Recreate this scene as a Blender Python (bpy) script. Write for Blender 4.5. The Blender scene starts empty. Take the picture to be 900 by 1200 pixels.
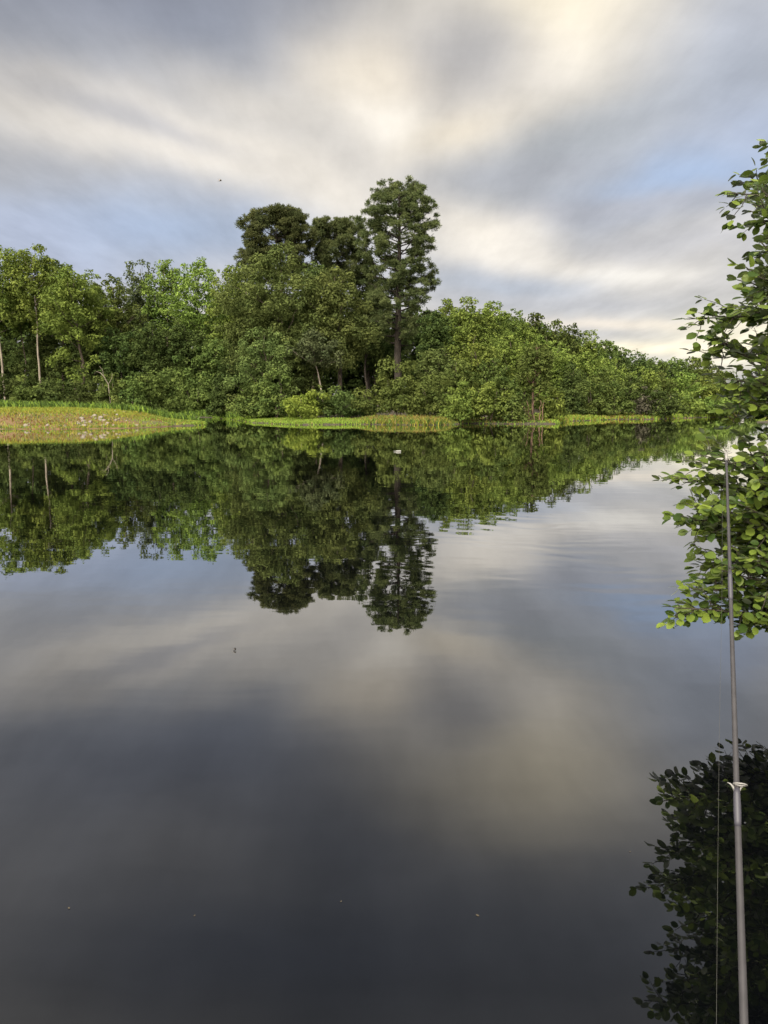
import bpy, math, random
import numpy as np
from mathutils import Vector

SC = bpy.context.scene
COL = SC.collection
R = math.radians

# ------------------------------------------------------------------ camera
CAM_H, PITCH, F = 1.6, R(8.55), 860.0      # metres, downward tilt, focal length in 900x1200 pixels
CP, SP = math.cos(PITCH), math.sin(PITCH)

def ray(px, py):
    x, y = (px - 450) / F, (600 - py) / F
    return np.array([x, CP + y * SP, y * CP - SP])

def at(px, py, Y):
    d = ray(px, py)
    t = Y / d[1]
    return np.array([d[0] * t, Y, CAM_H + d[2] * t])

def onwater(px, py, z=0.0):
    d = ray(px, py)
    t = (z - CAM_H) / d[2]
    return np.array([d[0] * t, d[1] * t])

cd = bpy.data.cameras.new('camera')
cam = bpy.data.objects.new('camera', cd)
COL.objects.link(cam)
cam.location = (0, 0, CAM_H)
cam.rotation_euler = (R(90) - PITCH, 0, 0)
cd.sensor_fit = 'VERTICAL'
cd.sensor_height = 36
cd.lens = F / 1200 * 36
cd.clip_start, cd.clip_end = 0.05, 20000
SC.camera = cam

# ------------------------------------------------------------------ helpers
def lin(r, g, b):
    f = lambda c: (c / 255 / 12.92) if c / 255 <= .04045 else ((c / 255 + .055) / 1.055) ** 2.4
    return (f(r), f(g), f(b), 1.0)

def new_mat(name):
    m = bpy.data.materials.new(name)
    m.use_nodes = True
    nt = m.node_tree
    nt.nodes.clear()
    return m, nt

def N(nt, typ, **kw):
    n = nt.nodes.new(typ)
    for k, v in kw.items():
        if k.startswith('i_'):
            n.inputs[k[2:].replace('_', ' ')].default_value = v
        else:
            setattr(n, k, v)
    return n

def mesh(name, V, faces, mat, parent=None, smooth=False, attrs=None, loc=None):
    """V (n,3); faces = list of (m,k) index arrays; attrs {name: (type, domain, flat array)}"""
    me = bpy.data.meshes.new(name)
    V = np.asarray(V, np.float32)
    me.vertices.add(len(V))
    me.vertices.foreach_set('co', V.ravel())
    li = np.concatenate([np.asarray(f, np.int32).ravel() for f in faces])
    tot = np.concatenate([np.full(len(f), np.asarray(f).shape[1], np.int32) for f in faces])
    st = np.concatenate([[0], np.cumsum(tot)[:-1]]).astype(np.int32)
    me.loops.add(len(li))
    me.loops.foreach_set('vertex_index', li)
    me.polygons.add(len(tot))
    me.polygons.foreach_set('loop_start', st)
    me.polygons.foreach_set('loop_total', tot)
    me.update(calc_edges=True)
    if smooth:
        me.polygons.foreach_set('use_smooth', np.ones(len(tot), bool))
    for an, (ty, dom, arr) in (attrs or {}).items():
        a = me.attributes.new(an, ty, dom)
        a.data.foreach_set('color' if ty == 'FLOAT_COLOR' else 'value', np.asarray(arr, np.float32).ravel())
    me.materials.append(mat)
    o = bpy.data.objects.new(name, me)
    COL.objects.link(o)
    if parent is not None:
        o.parent = parent
    if loc is not None:
        o.location = loc
    return o

def tag(o, label, cat, group=None):
    o['label'] = label
    o['category'] = cat
    if group:
        o['group'] = group
    return o

def thing(name, label, cat, loc, group=None):
    o = bpy.data.objects.new(name, None)
    o.empty_display_size = .3
    COL.objects.link(o)
    o.location = loc
    return tag(o, label, cat, group)

def unit(a):
    return a / np.maximum(np.linalg.norm(a, axis=-1, keepdims=True), 1e-9)

def tube(P, rad, seg=6, cap=True):
    """swept tube -> V, quads, tris"""
    P = np.asarray(P, float)
    n = len(P)
    rad = np.asarray(rad, float)
    T = unit(np.gradient(P, axis=0))
    ref = np.array([0, 0, 1.0]) if abs(T[0][2]) < .9 else np.array([1.0, 0, 0])
    A = unit(np.cross(T, ref))
    B = np.cross(T, A)
    th = np.linspace(0, 2 * math.pi, seg, endpoint=False)
    V = (P[:, None] + rad[:, None, None] * (np.cos(th)[None, :, None] * A[:, None] + np.sin(th)[None, :, None] * B[:, None])).reshape(-1, 3)
    i = np.arange(n - 1)[:, None] * seg
    j = np.arange(seg)[None]
    k = (j + 1) % seg
    Q = np.stack([i + j, i + k, i + seg + k, i + seg + j], -1).reshape(-1, 4)
    tris = []
    if cap:
        V = np.vstack([V, P[0], P[-1]])
        a, b = len(V) - 2, len(V) - 1
        o = (n - 1) * seg
        tris = [[a, (q + 1) % seg, q] for q in range(seg)] + [[b, o + q, o + (q + 1) % seg] for q in range(seg)]
    return V, Q, np.array(tris, int).reshape(-1, 3)

class MB:
    def __init__(s):
        s.V, s.Q, s.T, s.n = [], [], [], 0
    def add(s, V, Q=None, T=None):
        s.V.append(np.asarray(V, float))
        if Q is not None and len(Q): s.Q.append(np.asarray(Q) + s.n)
        if T is not None and len(T): s.T.append(np.asarray(T) + s.n)
        s.n += len(V)
    def tube(s, P, rad, seg=6):
        s.add(*tube(P, rad, seg))
    def build(s, name, mat, parent=None, smooth=True, loc=None):
        f = []
        if s.Q: f.append(np.vstack(s.Q))
        if s.T: f.append(np.vstack(s.T))
        return mesh(name, np.vstack(s.V), f, mat, parent, smooth, None, loc)

def rhombi(rng, C, nrm, L, W, along=None):
    n = len(C)
    t = along if along is not None else rng.normal(size=(n, 3))
    b = unit(np.cross(nrm, t))
    t = unit(np.cross(b, nrm))
    L = np.broadcast_to(np.asarray(L), (n,))[:, None]
    W = np.broadcast_to(np.asarray(W), (n,))[:, None]
    f = nrm * W * .22
    V = np.stack([C - t * L / 2, C + b * W / 2 + f, C + t * L / 2, C - b * W / 2 + f], 1).reshape(-1, 3)
    return V, np.arange(4 * n).reshape(-1, 4)

# ------------------------------------------------------------------ materials
def leaf_mat(name, c0, c1, trans=.3, gloss=0.0, hue=.03):
    """leaf colour runs c0..c1 with each leaf's own tint; a little differs from tree to tree"""
    m, nt = new_mat(name)
    at_ = N(nt, 'ShaderNodeAttribute', attribute_name='tint')
    mix = N(nt, 'ShaderNodeMix', data_type='RGBA')
    mix.inputs['A'].default_value = (*c0, 1)
    mix.inputs['B'].default_value = (*c1, 1)
    nt.links.new(at_.outputs['Fac'], mix.inputs['Factor'])
    oi = N(nt, 'ShaderNodeObjectInfo')
    hs = N(nt, 'ShaderNodeHueSaturation')
    ma = N(nt, 'ShaderNodeMath', operation='MULTIPLY_ADD'); ma.inputs[1].default_value = hue; ma.inputs[2].default_value = .5 - hue / 2
    mv = N(nt, 'ShaderNodeMath', operation='MULTIPLY_ADD'); mv.inputs[1].default_value = .3; mv.inputs[2].default_value = .85
    nt.links.new(oi.outputs['Random'], ma.inputs[0]); nt.links.new(oi.outputs['Random'], mv.inputs[0])
    nt.links.new(ma.outputs[0], hs.inputs['Hue']); nt.links.new(mv.outputs[0], hs.inputs['Value'])
    nt.links.new(mix.outputs['Result'], hs.inputs['Color'])
    d = N(nt, 'ShaderNodeBsdfDiffuse'); t = N(nt, 'ShaderNodeBsdfTranslucent')
    nt.links.new(hs.outputs[0], d.inputs['Color']); nt.links.new(hs.outputs[0], t.inputs['Color'])
    ms = N(nt, 'ShaderNodeMixShader'); ms.inputs[0].default_value = trans
    nt.links.new(d.outputs[0], ms.inputs[1]); nt.links.new(t.outputs[0], ms.inputs[2])
    out = N(nt, 'ShaderNodeOutputMaterial')
    last = ms
    if gloss:
        g = N(nt, 'ShaderNodeBsdfGlossy'); g.inputs['Roughness'].default_value = .42
        fr = N(nt, 'ShaderNodeFresnel'); fr.inputs['IOR'].default_value = 1.4
        mg = N(nt, 'ShaderNodeMath', operation='MULTIPLY'); mg.inputs[1].default_value = gloss
        nt.links.new(fr.outputs[0], mg.inputs[0])
        m2 = N(nt, 'ShaderNodeMixShader')
        nt.links.new(mg.outputs[0], m2.inputs[0]); nt.links.new(ms.outputs[0], m2.inputs[1]); nt.links.new(g.outputs[0], m2.inputs[2])
        last = m2
    nt.links.new(last.outputs[0], out.inputs[0])
    return m

def bark_mat(name, c0, c1, scale=6.0):
    m, nt = new_mat(name)
    tc = N(nt, 'ShaderNodeTexCoord')
    mp = N(nt, 'ShaderNodeMapping'); mp.inputs['Scale'].default_value = (1, 1, .18)
    no = N(nt, 'ShaderNodeTexNoise'); no.inputs['Scale'].default_value = scale; no.inputs['Detail'].default_value = 6
    cr = N(nt, 'ShaderNodeValToRGB')
    cr.color_ramp.elements[0].position = .35; cr.color_ramp.elements[0].color = (*c0, 1)
    cr.color_ramp.elements[1].position = .68; cr.color_ramp.elements[1].color = (*c1, 1)
    bs = N(nt, 'ShaderNodeBsdfPrincipled'); bs.inputs['Roughness'].default_value = .9
    bu = N(nt, 'ShaderNodeBump'); bu.inputs['Strength'].default_value = .5; bu.inputs['Distance'].default_value = .02
    out = N(nt, 'ShaderNodeOutputMaterial')
    L = nt.links.new
    L(tc.outputs['Object'], mp.inputs[0]); L(mp.outputs[0], no.inputs['Vector']); L(no.outputs['Fac'], cr.inputs[0])
    L(cr.outputs[0], bs.inputs['Base Color']); L(no.outputs['Fac'], bu.inputs['Height']); L(bu.outputs[0], bs.inputs['Normal'])
    L(bs.outputs[0], out.inputs[0])
    return m

LEAF = {
    'bright': leaf_mat('leaf_bright', (.100, .148, .036), (.235, .300, .070)),
    'mid':    leaf_mat('leaf_mid', (.072, .108, .032), (.165, .210, .058)),
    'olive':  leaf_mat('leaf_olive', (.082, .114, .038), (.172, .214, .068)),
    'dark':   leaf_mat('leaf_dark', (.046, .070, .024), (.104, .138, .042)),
    'grey':   leaf_mat('leaf_grey', (.070, .094, .046), (.140, .166, .078)),
    'lime':   leaf_mat('leaf_lime', (.115, .155, .030), (.230, .275, .052)),
    'pine':   leaf_mat('leaf_pine', (.070, .094, .040), (.175, .200, .080), trans=.35),
    'brush':  leaf_mat('leaf_brush', (.072, .072, .050), (.140, .136, .095), trans=.1),
}
BARK = {
    'pale': bark_mat('bark_pale', (.15, .125, .10), (.33, .285, .235)),
    'brown': bark_mat('bark_brown', (.045, .035, .027), (.13, .10, .078)),
    'dark': bark_mat('bark_dark', (.020, .016, .013), (.055, .043, .034)),
    'red': bark_mat('bark_red', (.07, .042, .03), (.22, .135, .095)),
}

# ------------------------------------------------------------------ terrain
SHORE_PX = [(-420, 507), (-150, 504), (0, 503), (80, 503), (150, 502), (195, 500), (243, 498), (228, 495), (196, 492.5), (200, 490),
            (214, 488.6), (252, 489.5), (275, 492), (300, 495.5), (350, 498), (420, 497.5), (500, 498.2), (522, 498), (545, 496.4),
            (620, 497), (650, 496.8), (664, 494), (720, 491.5), (760, 491.5), (800, 490), (830, 489), (880, 488.5), (960, 488.5)]
shore = [onwater(*p) for p in SHORE_PX]
FAR_LAND = np.array([*shore, (95, 74), (300, 100), (2500, 400), (2500, 6000), (-2500, 6000), (-2500, 200), (-300, 60)])
NEAR_LAND = np.array([(-8, -1.5), (-3, .35), (-1, .72), (.6, .78), (1.25, 1.0), (2.1, 2.1), (3.0, 3.7), (4.2, 5.6), (7.5, 9), (14, 13), (30, 15), (60, 5), (60, -60), (-60, -60), (-30, -8)])

def sdist(poly, X, Y):
    """distance to the polygon's edge, positive inside"""
    d = np.full(X.shape, 1e9)
    ins = np.zeros(X.shape, bool)
    n = len(poly)
    for i in range(n):
        ax, ay = poly[i]; bx, by = poly[(i + 1) % n]
        ex, ey = bx - ax, by - ay
        t = np.clip(((X - ax) * ex + (Y - ay) * ey) / (ex * ex + ey * ey), 0, 1)
        d = np.minimum(d, np.hypot(X - ax - t * ex, Y - ay - t * ey))
        c = ((ay > Y) != (by > Y)) & (X < (bx - ax) * (Y - ay) / ((by - ay) if by != ay else 1e-9) + ax)
        ins ^= c
    return np.where(ins, d, -d)

def wob(X, Y, s=1.0):
    return (np.sin(X * .9 * s + 1.3 * np.sin(Y * .7 * s)) + np.sin(Y * 1.1 * s + 2.0 + 1.1 * np.sin(X * .6 * s)) + .6 * np.sin((X + Y) * 2.3 * s)) / 2.6

def sstep(a, b, x):
    t = np.clip((x - a) / (b - a), 0, 1)
    return t * t * (3 - 2 * t)

def height(X, Y):
    X = np.asarray(X, float); Y = np.asarray(Y, float)
    d = sdist(FAR_LAND, X, Y) + .25 * wob(X, Y, 1.7)
    pen = sstep(-11.5, -17.5, X) * sstep(66, 57, Y)
    flat = np.clip(.05 + .055 * d, 0, 1.15) + .4 * sstep(10, 60, d)
    bank = np.minimum((.34 + .44 * sstep(-15, -21, X)) * sstep(0, 4.5, d) + .022 * np.maximum(d, 0), 1.25) + .07 * wob(X, Y, .8) * sstep(0, 2, d)
    z = np.where(d > 0, flat * (1 - pen) + bank * pen + .04, np.maximum(d * .35, -1.2) )
    n = sdist(NEAR_LAND, X, Y) + .06 * wob(X, Y, 5)
    zn = np.where(n > 0, .24 * sstep(0, .5, n) + .03 * np.minimum(n, 8) + .015 * wob(X, Y, 4), np.maximum(n * .6, -1.2))
    return np.maximum(z, zn)

def hz(x, y):
    return float(height(np.array([x]), np.array([y]))[0])

def graded(a, b, step, far, k=1.25):
    g = list(np.arange(a, b + 1e-6, step))
    s, v = step, b
    while v < far[1]:
        s *= k; v += s; g.append(v)
    s, v = step, a
    lo = []
    while v > far[0]:
        s *= k; v -= s; lo.append(v)
    return np.array(lo[::-1] + g)

def ground():
    gx = np.unique(np.round(np.concatenate([graded(-62, 62, .62, (-3000, 3000)), np.arange(-3, 6, .12)]), 3))
    gy = np.unique(np.round(np.concatenate([graded(40, 92, .5, (-300, 6000)), np.arange(-1.2, 7, .12)]), 3))
    X, Y = np.meshgrid(gx, gy)
    Z = height(X, Y)
    nx, ny = len(gx), len(gy)
    i = np.arange(ny - 1)[:, None] * nx; j = np.arange(nx - 1)[None]
    Q = np.stack([i + j, i + j + 1, i + nx + j + 1, i + nx + j], -1).reshape(-1, 4)
    m, nt = new_mat('earth')
    L = nt.links.new
    ge = N(nt, 'ShaderNodeNewGeometry')
    n1 = N(nt, 'ShaderNodeTexNoise'); n1.inputs['Scale'].default_value = .35; n1.inputs['Detail'].default_value = 5
    n2 = N(nt, 'ShaderNodeTexNoise'); n2.inputs['Scale'].default_value = 7; n2.inputs['Detail'].default_value = 8
    L(ge.outputs['Position'], n1.inputs['Vector']); L(ge.outputs['Position'], n2.inputs['Vector'])
    c1 = N(nt, 'ShaderNodeValToRGB')
    e = c1.color_ramp.elements
    e[0].position = .38; e[0].color = (.16, .088, .042, 1)
    e[1].position = .62; e[1].color = (.10, .10, .035, 1)
    L(n1.outputs['Fac'], c1.inputs[0])
    c2 = N(nt, 'ShaderNodeValToRGB')
    e = c2.color_ramp.elements
    e[0].position = .3; e[0].color = (.03, .026, .018, 1)
    e[1].position = .7; e[1].color = (.075, .06, .04, 1)
    L(n2.outputs['Fac'], c2.inputs[0])
    mx = N(nt, 'ShaderNodeMix', data_type='RGBA')
    at_ = N(nt, 'ShaderNodeAttribute', attribute_name='litter')
    L(at_.outputs['Fac'], mx.inputs['Factor']); L(c1.outputs[0], mx.inputs['A']); L(c2.outputs[0], mx.inputs['B'])
    bs = N(nt, 'ShaderNodeBsdfPrincipled'); bs.inputs['Roughness'].default_value = .95
    bu = N(nt, 'ShaderNodeBump'); bu.inputs['Strength'].default_value = .6; bu.inputs['Distance'].default_value = .05
    L(n2.outputs['Fac'], bu.inputs['Height']); L(bu.outputs[0], bs.inputs['Normal']); L(mx.outputs['Result'], bs.inputs['Base Color'])
    out = N(nt, 'ShaderNodeOutputMaterial'); L(bs.outputs[0], out.inputs[0])
    lit = 1 - sstep(-12, -16, X) * sstep(66, 60, Y)
    lit = np.maximum(lit, (Y < 30) * 1.0)
    o = mesh('ground', np.stack([X, Y, Z], -1).reshape(-1, 3), [Q], m, smooth=True, attrs={'litter': ('FLOAT', 'POINT', lit.ravel())})
    o['kind'] = 'structure'
ground()

# ------------------------------------------------------------------ water
def water():
    m, nt = new_mat('pond_water')
    L = nt.links.new
    ge = N(nt, 'ShaderNodeNewGeometry')
    # long soft swell and fine breath of wind, plus a patch of small rings out in the middle
    mp = N(nt, 'ShaderNodeMapping'); mp.inputs['Scale'].default_value = (.8, 2.4, 1); mp.inputs['Rotation'].default_value = (0, 0, .12)
    L(ge.outputs['Position'], mp.inputs[0])
    n1 = N(nt, 'ShaderNodeTexNoise'); n1.inputs['Scale'].default_value = .8; n1.inputs['Detail'].default_value = 2.5
    L(mp.outputs[0], n1.inputs['Vector'])
    pc = onwater(600, 650)
    sub = N(nt, 'ShaderNodeVectorMath', operation='SUBTRACT'); sub.inputs[1].default_value = (pc[0] + 1.2, pc[1] + 5.0, 0)
    L(ge.outputs['Position'], sub.inputs[0])
    ln = N(nt, 'ShaderNodeVectorMath', operation='LENGTH'); L(sub.outputs[0], ln.inputs[0])
    nn = N(nt, 'ShaderNodeTexNoise'); nn.inputs['Scale'].default_value = .7; L(ge.outputs['Position'], nn.inputs['Vector'])
    ph = N(nt, 'ShaderNodeMath', operation='MULTIPLY_ADD'); ph.inputs[1].default_value = 1.1; L(nn.outputs['Fac'], ph.inputs[0]); L(ln.outputs['Value'], ph.inputs[2])
    fr = N(nt, 'ShaderNodeMath', operation='MULTIPLY'); fr.inputs[1].default_value = 2 * math.pi / .42; L(ph.outputs[0], fr.inputs[0])
    sn = N(nt, 'ShaderNodeMath', operation='SINE'); L(fr.outputs[0], sn.inputs[0])
    # the patch: a soft oval
    s2 = N(nt, 'ShaderNodeVectorMath', operation='SUBTRACT'); s2.inputs[1].default_value = (pc[0], pc[1], 0); L(ge.outputs['Position'], s2.inputs[0])
    d2 = N(nt, 'ShaderNodeVectorMath', operation='MULTIPLY'); d2.inputs[1].default_value = (1 / 2.1, 1 / 3.6, 0); L(s2.outputs[0], d2.inputs[0])
    l2 = N(nt, 'ShaderNodeVectorMath', operation='LENGTH'); L(d2.outputs[0], l2.inputs[0])
    mr = N(nt, 'ShaderNodeMapRange', interpolation_type='SMOOTHSTEP'); mr.inputs[1].default_value = 1.0; mr.inputs[2].default_value = .15; mr.inputs[3].default_value = 0; mr.inputs[4].default_value = .0010
    L(l2.outputs['Value'], mr.inputs[0])
    rp = N(nt, 'ShaderNodeMath', operation='MULTIPLY'); L(sn.outputs[0], rp.inputs[0]); L(mr.outputs[0], rp.inputs[1])
    nb = N(nt, 'ShaderNodeTexNoise'); nb.inputs['Scale'].default_value = .55; nb.inputs['Detail'].default_value = 3; L(ge.outputs['Position'], nb.inputs['Vector'])
    nr_ = N(nt, 'ShaderNodeMapRange'); nr_.inputs[1].default_value = .42; nr_.inputs[2].default_value = .70; L(nb.outputs['Fac'], nr_.inputs[0])
    rp2 = N(nt, 'ShaderNodeMath', operation='MULTIPLY'); L(rp.outputs[0], rp2.inputs[0]); L(nr_.outputs[0], rp2.inputs[1]); rp = rp2
    ad = N(nt, 'ShaderNodeMath', operation='MULTIPLY_ADD'); ad.inputs[1].default_value = .0013; L(n1.outputs['Fac'], ad.inputs[0]); L(rp.outputs[0], ad.inputs[2])
    bu = N(nt, 'ShaderNodeBump'); bu.inputs['Strength'].default_value = 1.0; bu.inputs['Distance'].default_value = 1.0
    L(ad.outputs[0], bu.inputs['Height'])
    df = N(nt, 'ShaderNodeBsdfDiffuse'); df.inputs['Color'].default_value = (.0014, .0017, .0023, 1)
    gl = N(nt, 'ShaderNodeBsdfGlossy'); gl.inputs['Roughness'].default_value = .012; gl.inputs['Color'].default_value = (1, 1, 1, 1)
    L(bu.outputs[0], gl.inputs['Normal'])
    dn = N(nt, 'ShaderNodeVectorMath', operation='DOT_PRODUCT'); L(ge.outputs['Incoming'], dn.inputs[0]); L(bu.outputs[0], dn.inputs[1])
    om = N(nt, 'ShaderNodeMath', operation='SUBTRACT', use_clamp=True); om.inputs[0].default_value = 1.0; L(dn.outputs['Value'], om.inputs[1])
    pw = N(nt, 'ShaderNodeMath', operation='POWER'); pw.inputs[1].default_value = WATER_POW; L(om.outputs[0], pw.inputs[0])
    lw = N(nt, 'ShaderNodeMath', operation='MULTIPLY_ADD', use_clamp=True); lw.inputs[1].default_value = 1 - WATER_R0; lw.inputs[2].default_value = WATER_R0; L(pw.outputs[0], lw.inputs[0])
    ms = N(nt, 'ShaderNodeMixShader')
    L(lw.outputs[0], ms.inputs[0]); L(df.outputs[0], ms.inputs[1]); L(gl.outputs[0], ms.inputs[2])
    out = N(nt, 'ShaderNodeOutputMaterial'); L(ms.outputs[0], out.inputs[0])
    V = [(-4000, -400, 0), (4000, -400, 0), (4000, 8000, 0), (-4000, 8000, 0)]
    o = mesh('water', V, [np.array([[0, 1, 2, 3]])], m)
    o['kind'] = 'structure'
WATER_R0, WATER_POW = .028, 2.65       # Schlick curve of the still, dark pond
water()

# ------------------------------------------------------------------ trees
def leaf_cloud(rng, C, A, cover, L, tint, up=.35, wl=.6, flat=.68):
    """C clump centres (m,3), A clump radii (m,), tint (m,) -> quads + tints"""
    cnt = np.maximum(4, (cover * 4 * math.pi * A * A * .8 / (.5 * wl * L * L)).astype(int))
    idx = np.repeat(np.arange(len(C)), cnt)
    n = len(idx)
    u = unit(rng.normal(size=(n, 3)) + np.array([0, 0, up]))
    r = rng.uniform(.45, 1.08, n) ** .6
    # each clump is itself ragged
    ph = rng.uniform(0, 6.28, (len(C), 3))[idx]
    rag = 1 + .22 * np.sin(3 * np.arctan2(u[:, 1], u[:, 0]) + ph[:, 0]) + .18 * np.sin(5 * u[:, 2] + ph[:, 1])
    P = C[idx] + u * (A[idx] * r * rag)[:, None] * np.array([1, 1, flat])
    nr = unit(u * .8 + rng.normal(size=(n, 3)) * .40 + np.array([0, 0, .45]))
    V, Q = rhombi(rng, P, nr, L * rng.uniform(.7, 1.3, n), L * wl * rng.uniform(.7, 1.3, n))
    tn = np.clip(tint[idx] + rng.normal(0, .10, n), 0, 1)
    return V, Q, tn

def wander(rng, p0, p1, n, amp):
    t = np.linspace(0, 1, n)[:, None]
    P = p0 + (p1 - p0) * t
    off = np.cumsum(rng.normal(0, amp, (n, 3)), 0)
    off -= off[-1] * t + off[0] * (1 - t)
    off[:, 2] *= .3
    return P + off

def hardwood(rng, h, cb, Rr, L, cover=.42, openness=0.0, skirt=0.0, trunk_r=None, lean=(0, 0), straight=False):
    """trunk+limb builder and crown arrays in local coordinates"""
    mb = MB()
    tr = trunk_r or .0085 * h + .05
    top = np.array([lean[0], lean[1], h * .93])
    P = wander(rng, np.array([0, 0, -.3]), top, 12, .05 if straight else .12)
    rad = tr * (1 - np.linspace(0, 1, 12) ** 1.3 * .88); rad[0] *= 1.3
    mb.tube(P, rad, 8)
    H = h - cb
    a0 = np.clip(.165 * Rr, .26, .62)
    area = 2 * math.pi * Rr * H * .8
    n_sh = int(np.clip(1.2 * area / (math.pi * a0 * a0) * (1 - .45 * openness), 20, 330))
    # several leaders, each its own pointed plume
    nl = int(rng.integers(5, 8))
    la = rng.uniform(0, 6.28) + np.arange(nl) * 2.4
    lr = np.concatenate([[0.0], rng.uniform(.30, .58, nl - 1)]) * Rr
    lt = np.concatenate([[1.0], rng.uniform(.70, .98, nl - 1)])
    lb = np.concatenate([[.10], rng.uniform(0, .35, nl - 1)])
    lw_ = np.concatenate([[.66], rng.uniform(.44, .64, nl - 1)]) * Rr
    wt = lw_ * (lt - lb); wt /= wt.sum()
    n_in = int(n_sh * .25)
    li_ = rng.choice(nl, n_sh + n_in, p=wt)
    t = rng.uniform(0, 1, n_sh + n_in) ** .85
    az = rng.uniform(0, 2 * math.pi, n_sh + n_in)
    prof = np.clip((1 - np.abs((t - .38) / .66) ** 2.3), .0, 1) ** .62 * .96 + .06
    p1 = rng.uniform(0, 6.28, nl)[li_]
    lobe = 1 + .22 * np.sin(3 * az + p1 + 5 * t) + .16 * np.sin(9 * t + 2 * p1)
    rr = lw_[li_] * prof * lobe * np.concatenate([rng.uniform(.68, 1.05, n_sh), rng.uniform(.1, .6, n_in)])
    zz = cb + H * (lb[li_] + t * (lt - lb)[li_]) - a0 * .4
    axis = np.array([np.interp(zz, P[:, 2], P[:, k]) for k in (0, 1)]).T
    C = np.stack([axis[:, 0] + lr[li_] * np.cos(la[li_]) + rr * np.cos(az), axis[:, 1] + lr[li_] * np.sin(la[li_]) + rr * np.sin(az), zz], -1)
    A = a0 * rng.uniform(.55, 1.4, len(C)) * (1 - .25 * t)
    if skirt:
        ns = int(n_sh * skirt)
        az2 = rng.uniform(0, 6.28, ns); r2 = Rr * rng.uniform(.2, .75, ns)
        C = np.vstack([C, np.stack([r2 * np.cos(az2), r2 * np.sin(az2), rng.uniform(.15, 1, ns) * cb], -1)])
        A = np.concatenate([A, a0 * rng.uniform(.5, 1.0, ns)])
    keep = rng.uniform(size=len(C)) > openness * .35
    C, A = C[keep], A[keep]
    # limbs reach for a share of the clumps
    pick = rng.choice(len(C), min(len(C), 20), replace=False)
    for k in pick:
        c = C[k]
        z0 = max(cb * .7, c[2] - np.hypot(c[0], c[1]) * rng.uniform(.5, 1.0))
        z0 = min(max(z0, cb * 1.02) if straight else z0, h * .85)
        b = np.array([np.interp(z0, P[:, 2], P[:, 0]), np.interp(z0, P[:, 2], P[:, 1]), z0])
        r0 = np.interp(z0, P[:, 2], rad) * .45
        Q = wander(rng, b, c, 6, .10)
        mb.tube(Q, np.linspace(r0, .018, 6), 5)
    tint = np.clip(rng.normal(.45, .24, len(C)), 0, 1)
    return mb, leaf_cloud(rng, C, A, cover, L, tint, flat=.85)

def pine(rng, h, cb, Rr, L, trunk_r, squash=1.0, dens=1.0):
    mb = MB()
    P = wander(rng, np.array([0, 0, -.3]), np.array([rng.normal(0, .2), 0, h * .96]), 14, .06)
    rad = trunk_r * (1 - np.linspace(0, 1, 14) ** 1.4 * .86); rad[0] *= 1.25
    mb.tube(P, rad, 9)
    H = h - cb
    C, A = [], []
    nl = int(66 * dens)
    for i in range(nl):
        t = ((i + rng.uniform(0, 1)) / nl) ** .9
        z = cb + t * H * .93
        prof = math.sqrt(max(.14, 1 - ((t - .48) / .56) ** 2)) * (1 + .10 * math.sin(9 * t + 1.0))
        az = i * 2.4 + rng.uniform(-.5, .5)
        ln = Rr * prof * rng.uniform(.66, 1.0)
        b = np.array([np.interp(z, P[:, 2], P[:, 0]), np.interp(z, P[:, 2], P[:, 1]), z])
        rise = min(ln * (rng.uniform(.02, .32) + .45 * t), max(.05, h * .975 - z))
        te = min((z + rise - cb) / H, 1)
        ln = min(ln, Rr * math.sqrt(max(.03, 1 - ((te - .50) / .53) ** 2)) + .05)
        e = b + np.array([math.cos(az) * ln, math.sin(az) * ln, rise])
        Q = wander(rng, b, e, 7, .09)
        Q[:, 2] -= .10 * ln * np.sin(np.linspace(0, math.pi, 7))
        mb.tube(Q, np.linspace(np.interp(z, P[:, 2], rad) * .38, .02, 7), 5)
        nt_ = max(3, int(ln * 2.6))
        for q in range(nt_):
            s = rng.uniform(.45, 1.04)
            c = np.array([np.interp(s, np.linspace(0, 1, 7), Q[:, k]) for k in range(3)]) + rng.normal(0, [.36, .36, .28])
            C.append(c); A.append(rng.uniform(.24, .52) * (1.05 if s > .8 else .85))
            if ln > 2 and rng.uniform() < .6:
                side = np.array([-math.sin(az), math.cos(az), .1]) * rng.choice([-1, 1]) * rng.uniform(.3, .9)
                C.append(c + side); A.append(rng.uniform(.28, .55))
    for q in range(10):
        C.append(np.array([P[-1][0], P[-1][1], h * .965]) + rng.normal(0, [.5, .5, .22])); A.append(rng.uniform(.3, .5))
    C = np.array(C); A = np.array(A)
    tt_ = (C[:, 2] - cb) / H
    lim = Rr * np.sqrt(np.clip(1 - ((tt_ - .50) / .53) ** 2, .03, 1)) + .35
    ok = np.hypot(C[:, 0] - np.interp(C[:, 2], P[:, 2], P[:, 0]), C[:, 1] - np.interp(C[:, 2], P[:, 2], P[:, 1])) < lim
    C, A = C[ok], A[ok]
    cnt = np.maximum(10, (A * A * 470).astype(int))
    idx = np.repeat(np.arange(len(C)), cnt)
    n = len(idx)
    u = unit(rng.normal(size=(n, 3)) + np.array([0, 0, .5]))
    Pn = C[idx] + u * (A[idx] * rng.uniform(.35, 1.0, n))[:, None] * np.array([1, 1, .75])
    nr = unit(np.cross(u, rng.normal(size=(n, 3))) + np.array([0, 0, .35]))
    V, Qd = rhombi(rng, Pn, nr, L * rng.uniform(.8, 1.4, n), L * .24, along=u)
    tint = np.clip(np.clip(rng.normal(.42, .22, len(C)), 0, 1)[idx] + rng.normal(0, .15, n), 0, 1)
    return mb, (V, Qd, tint)

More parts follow.
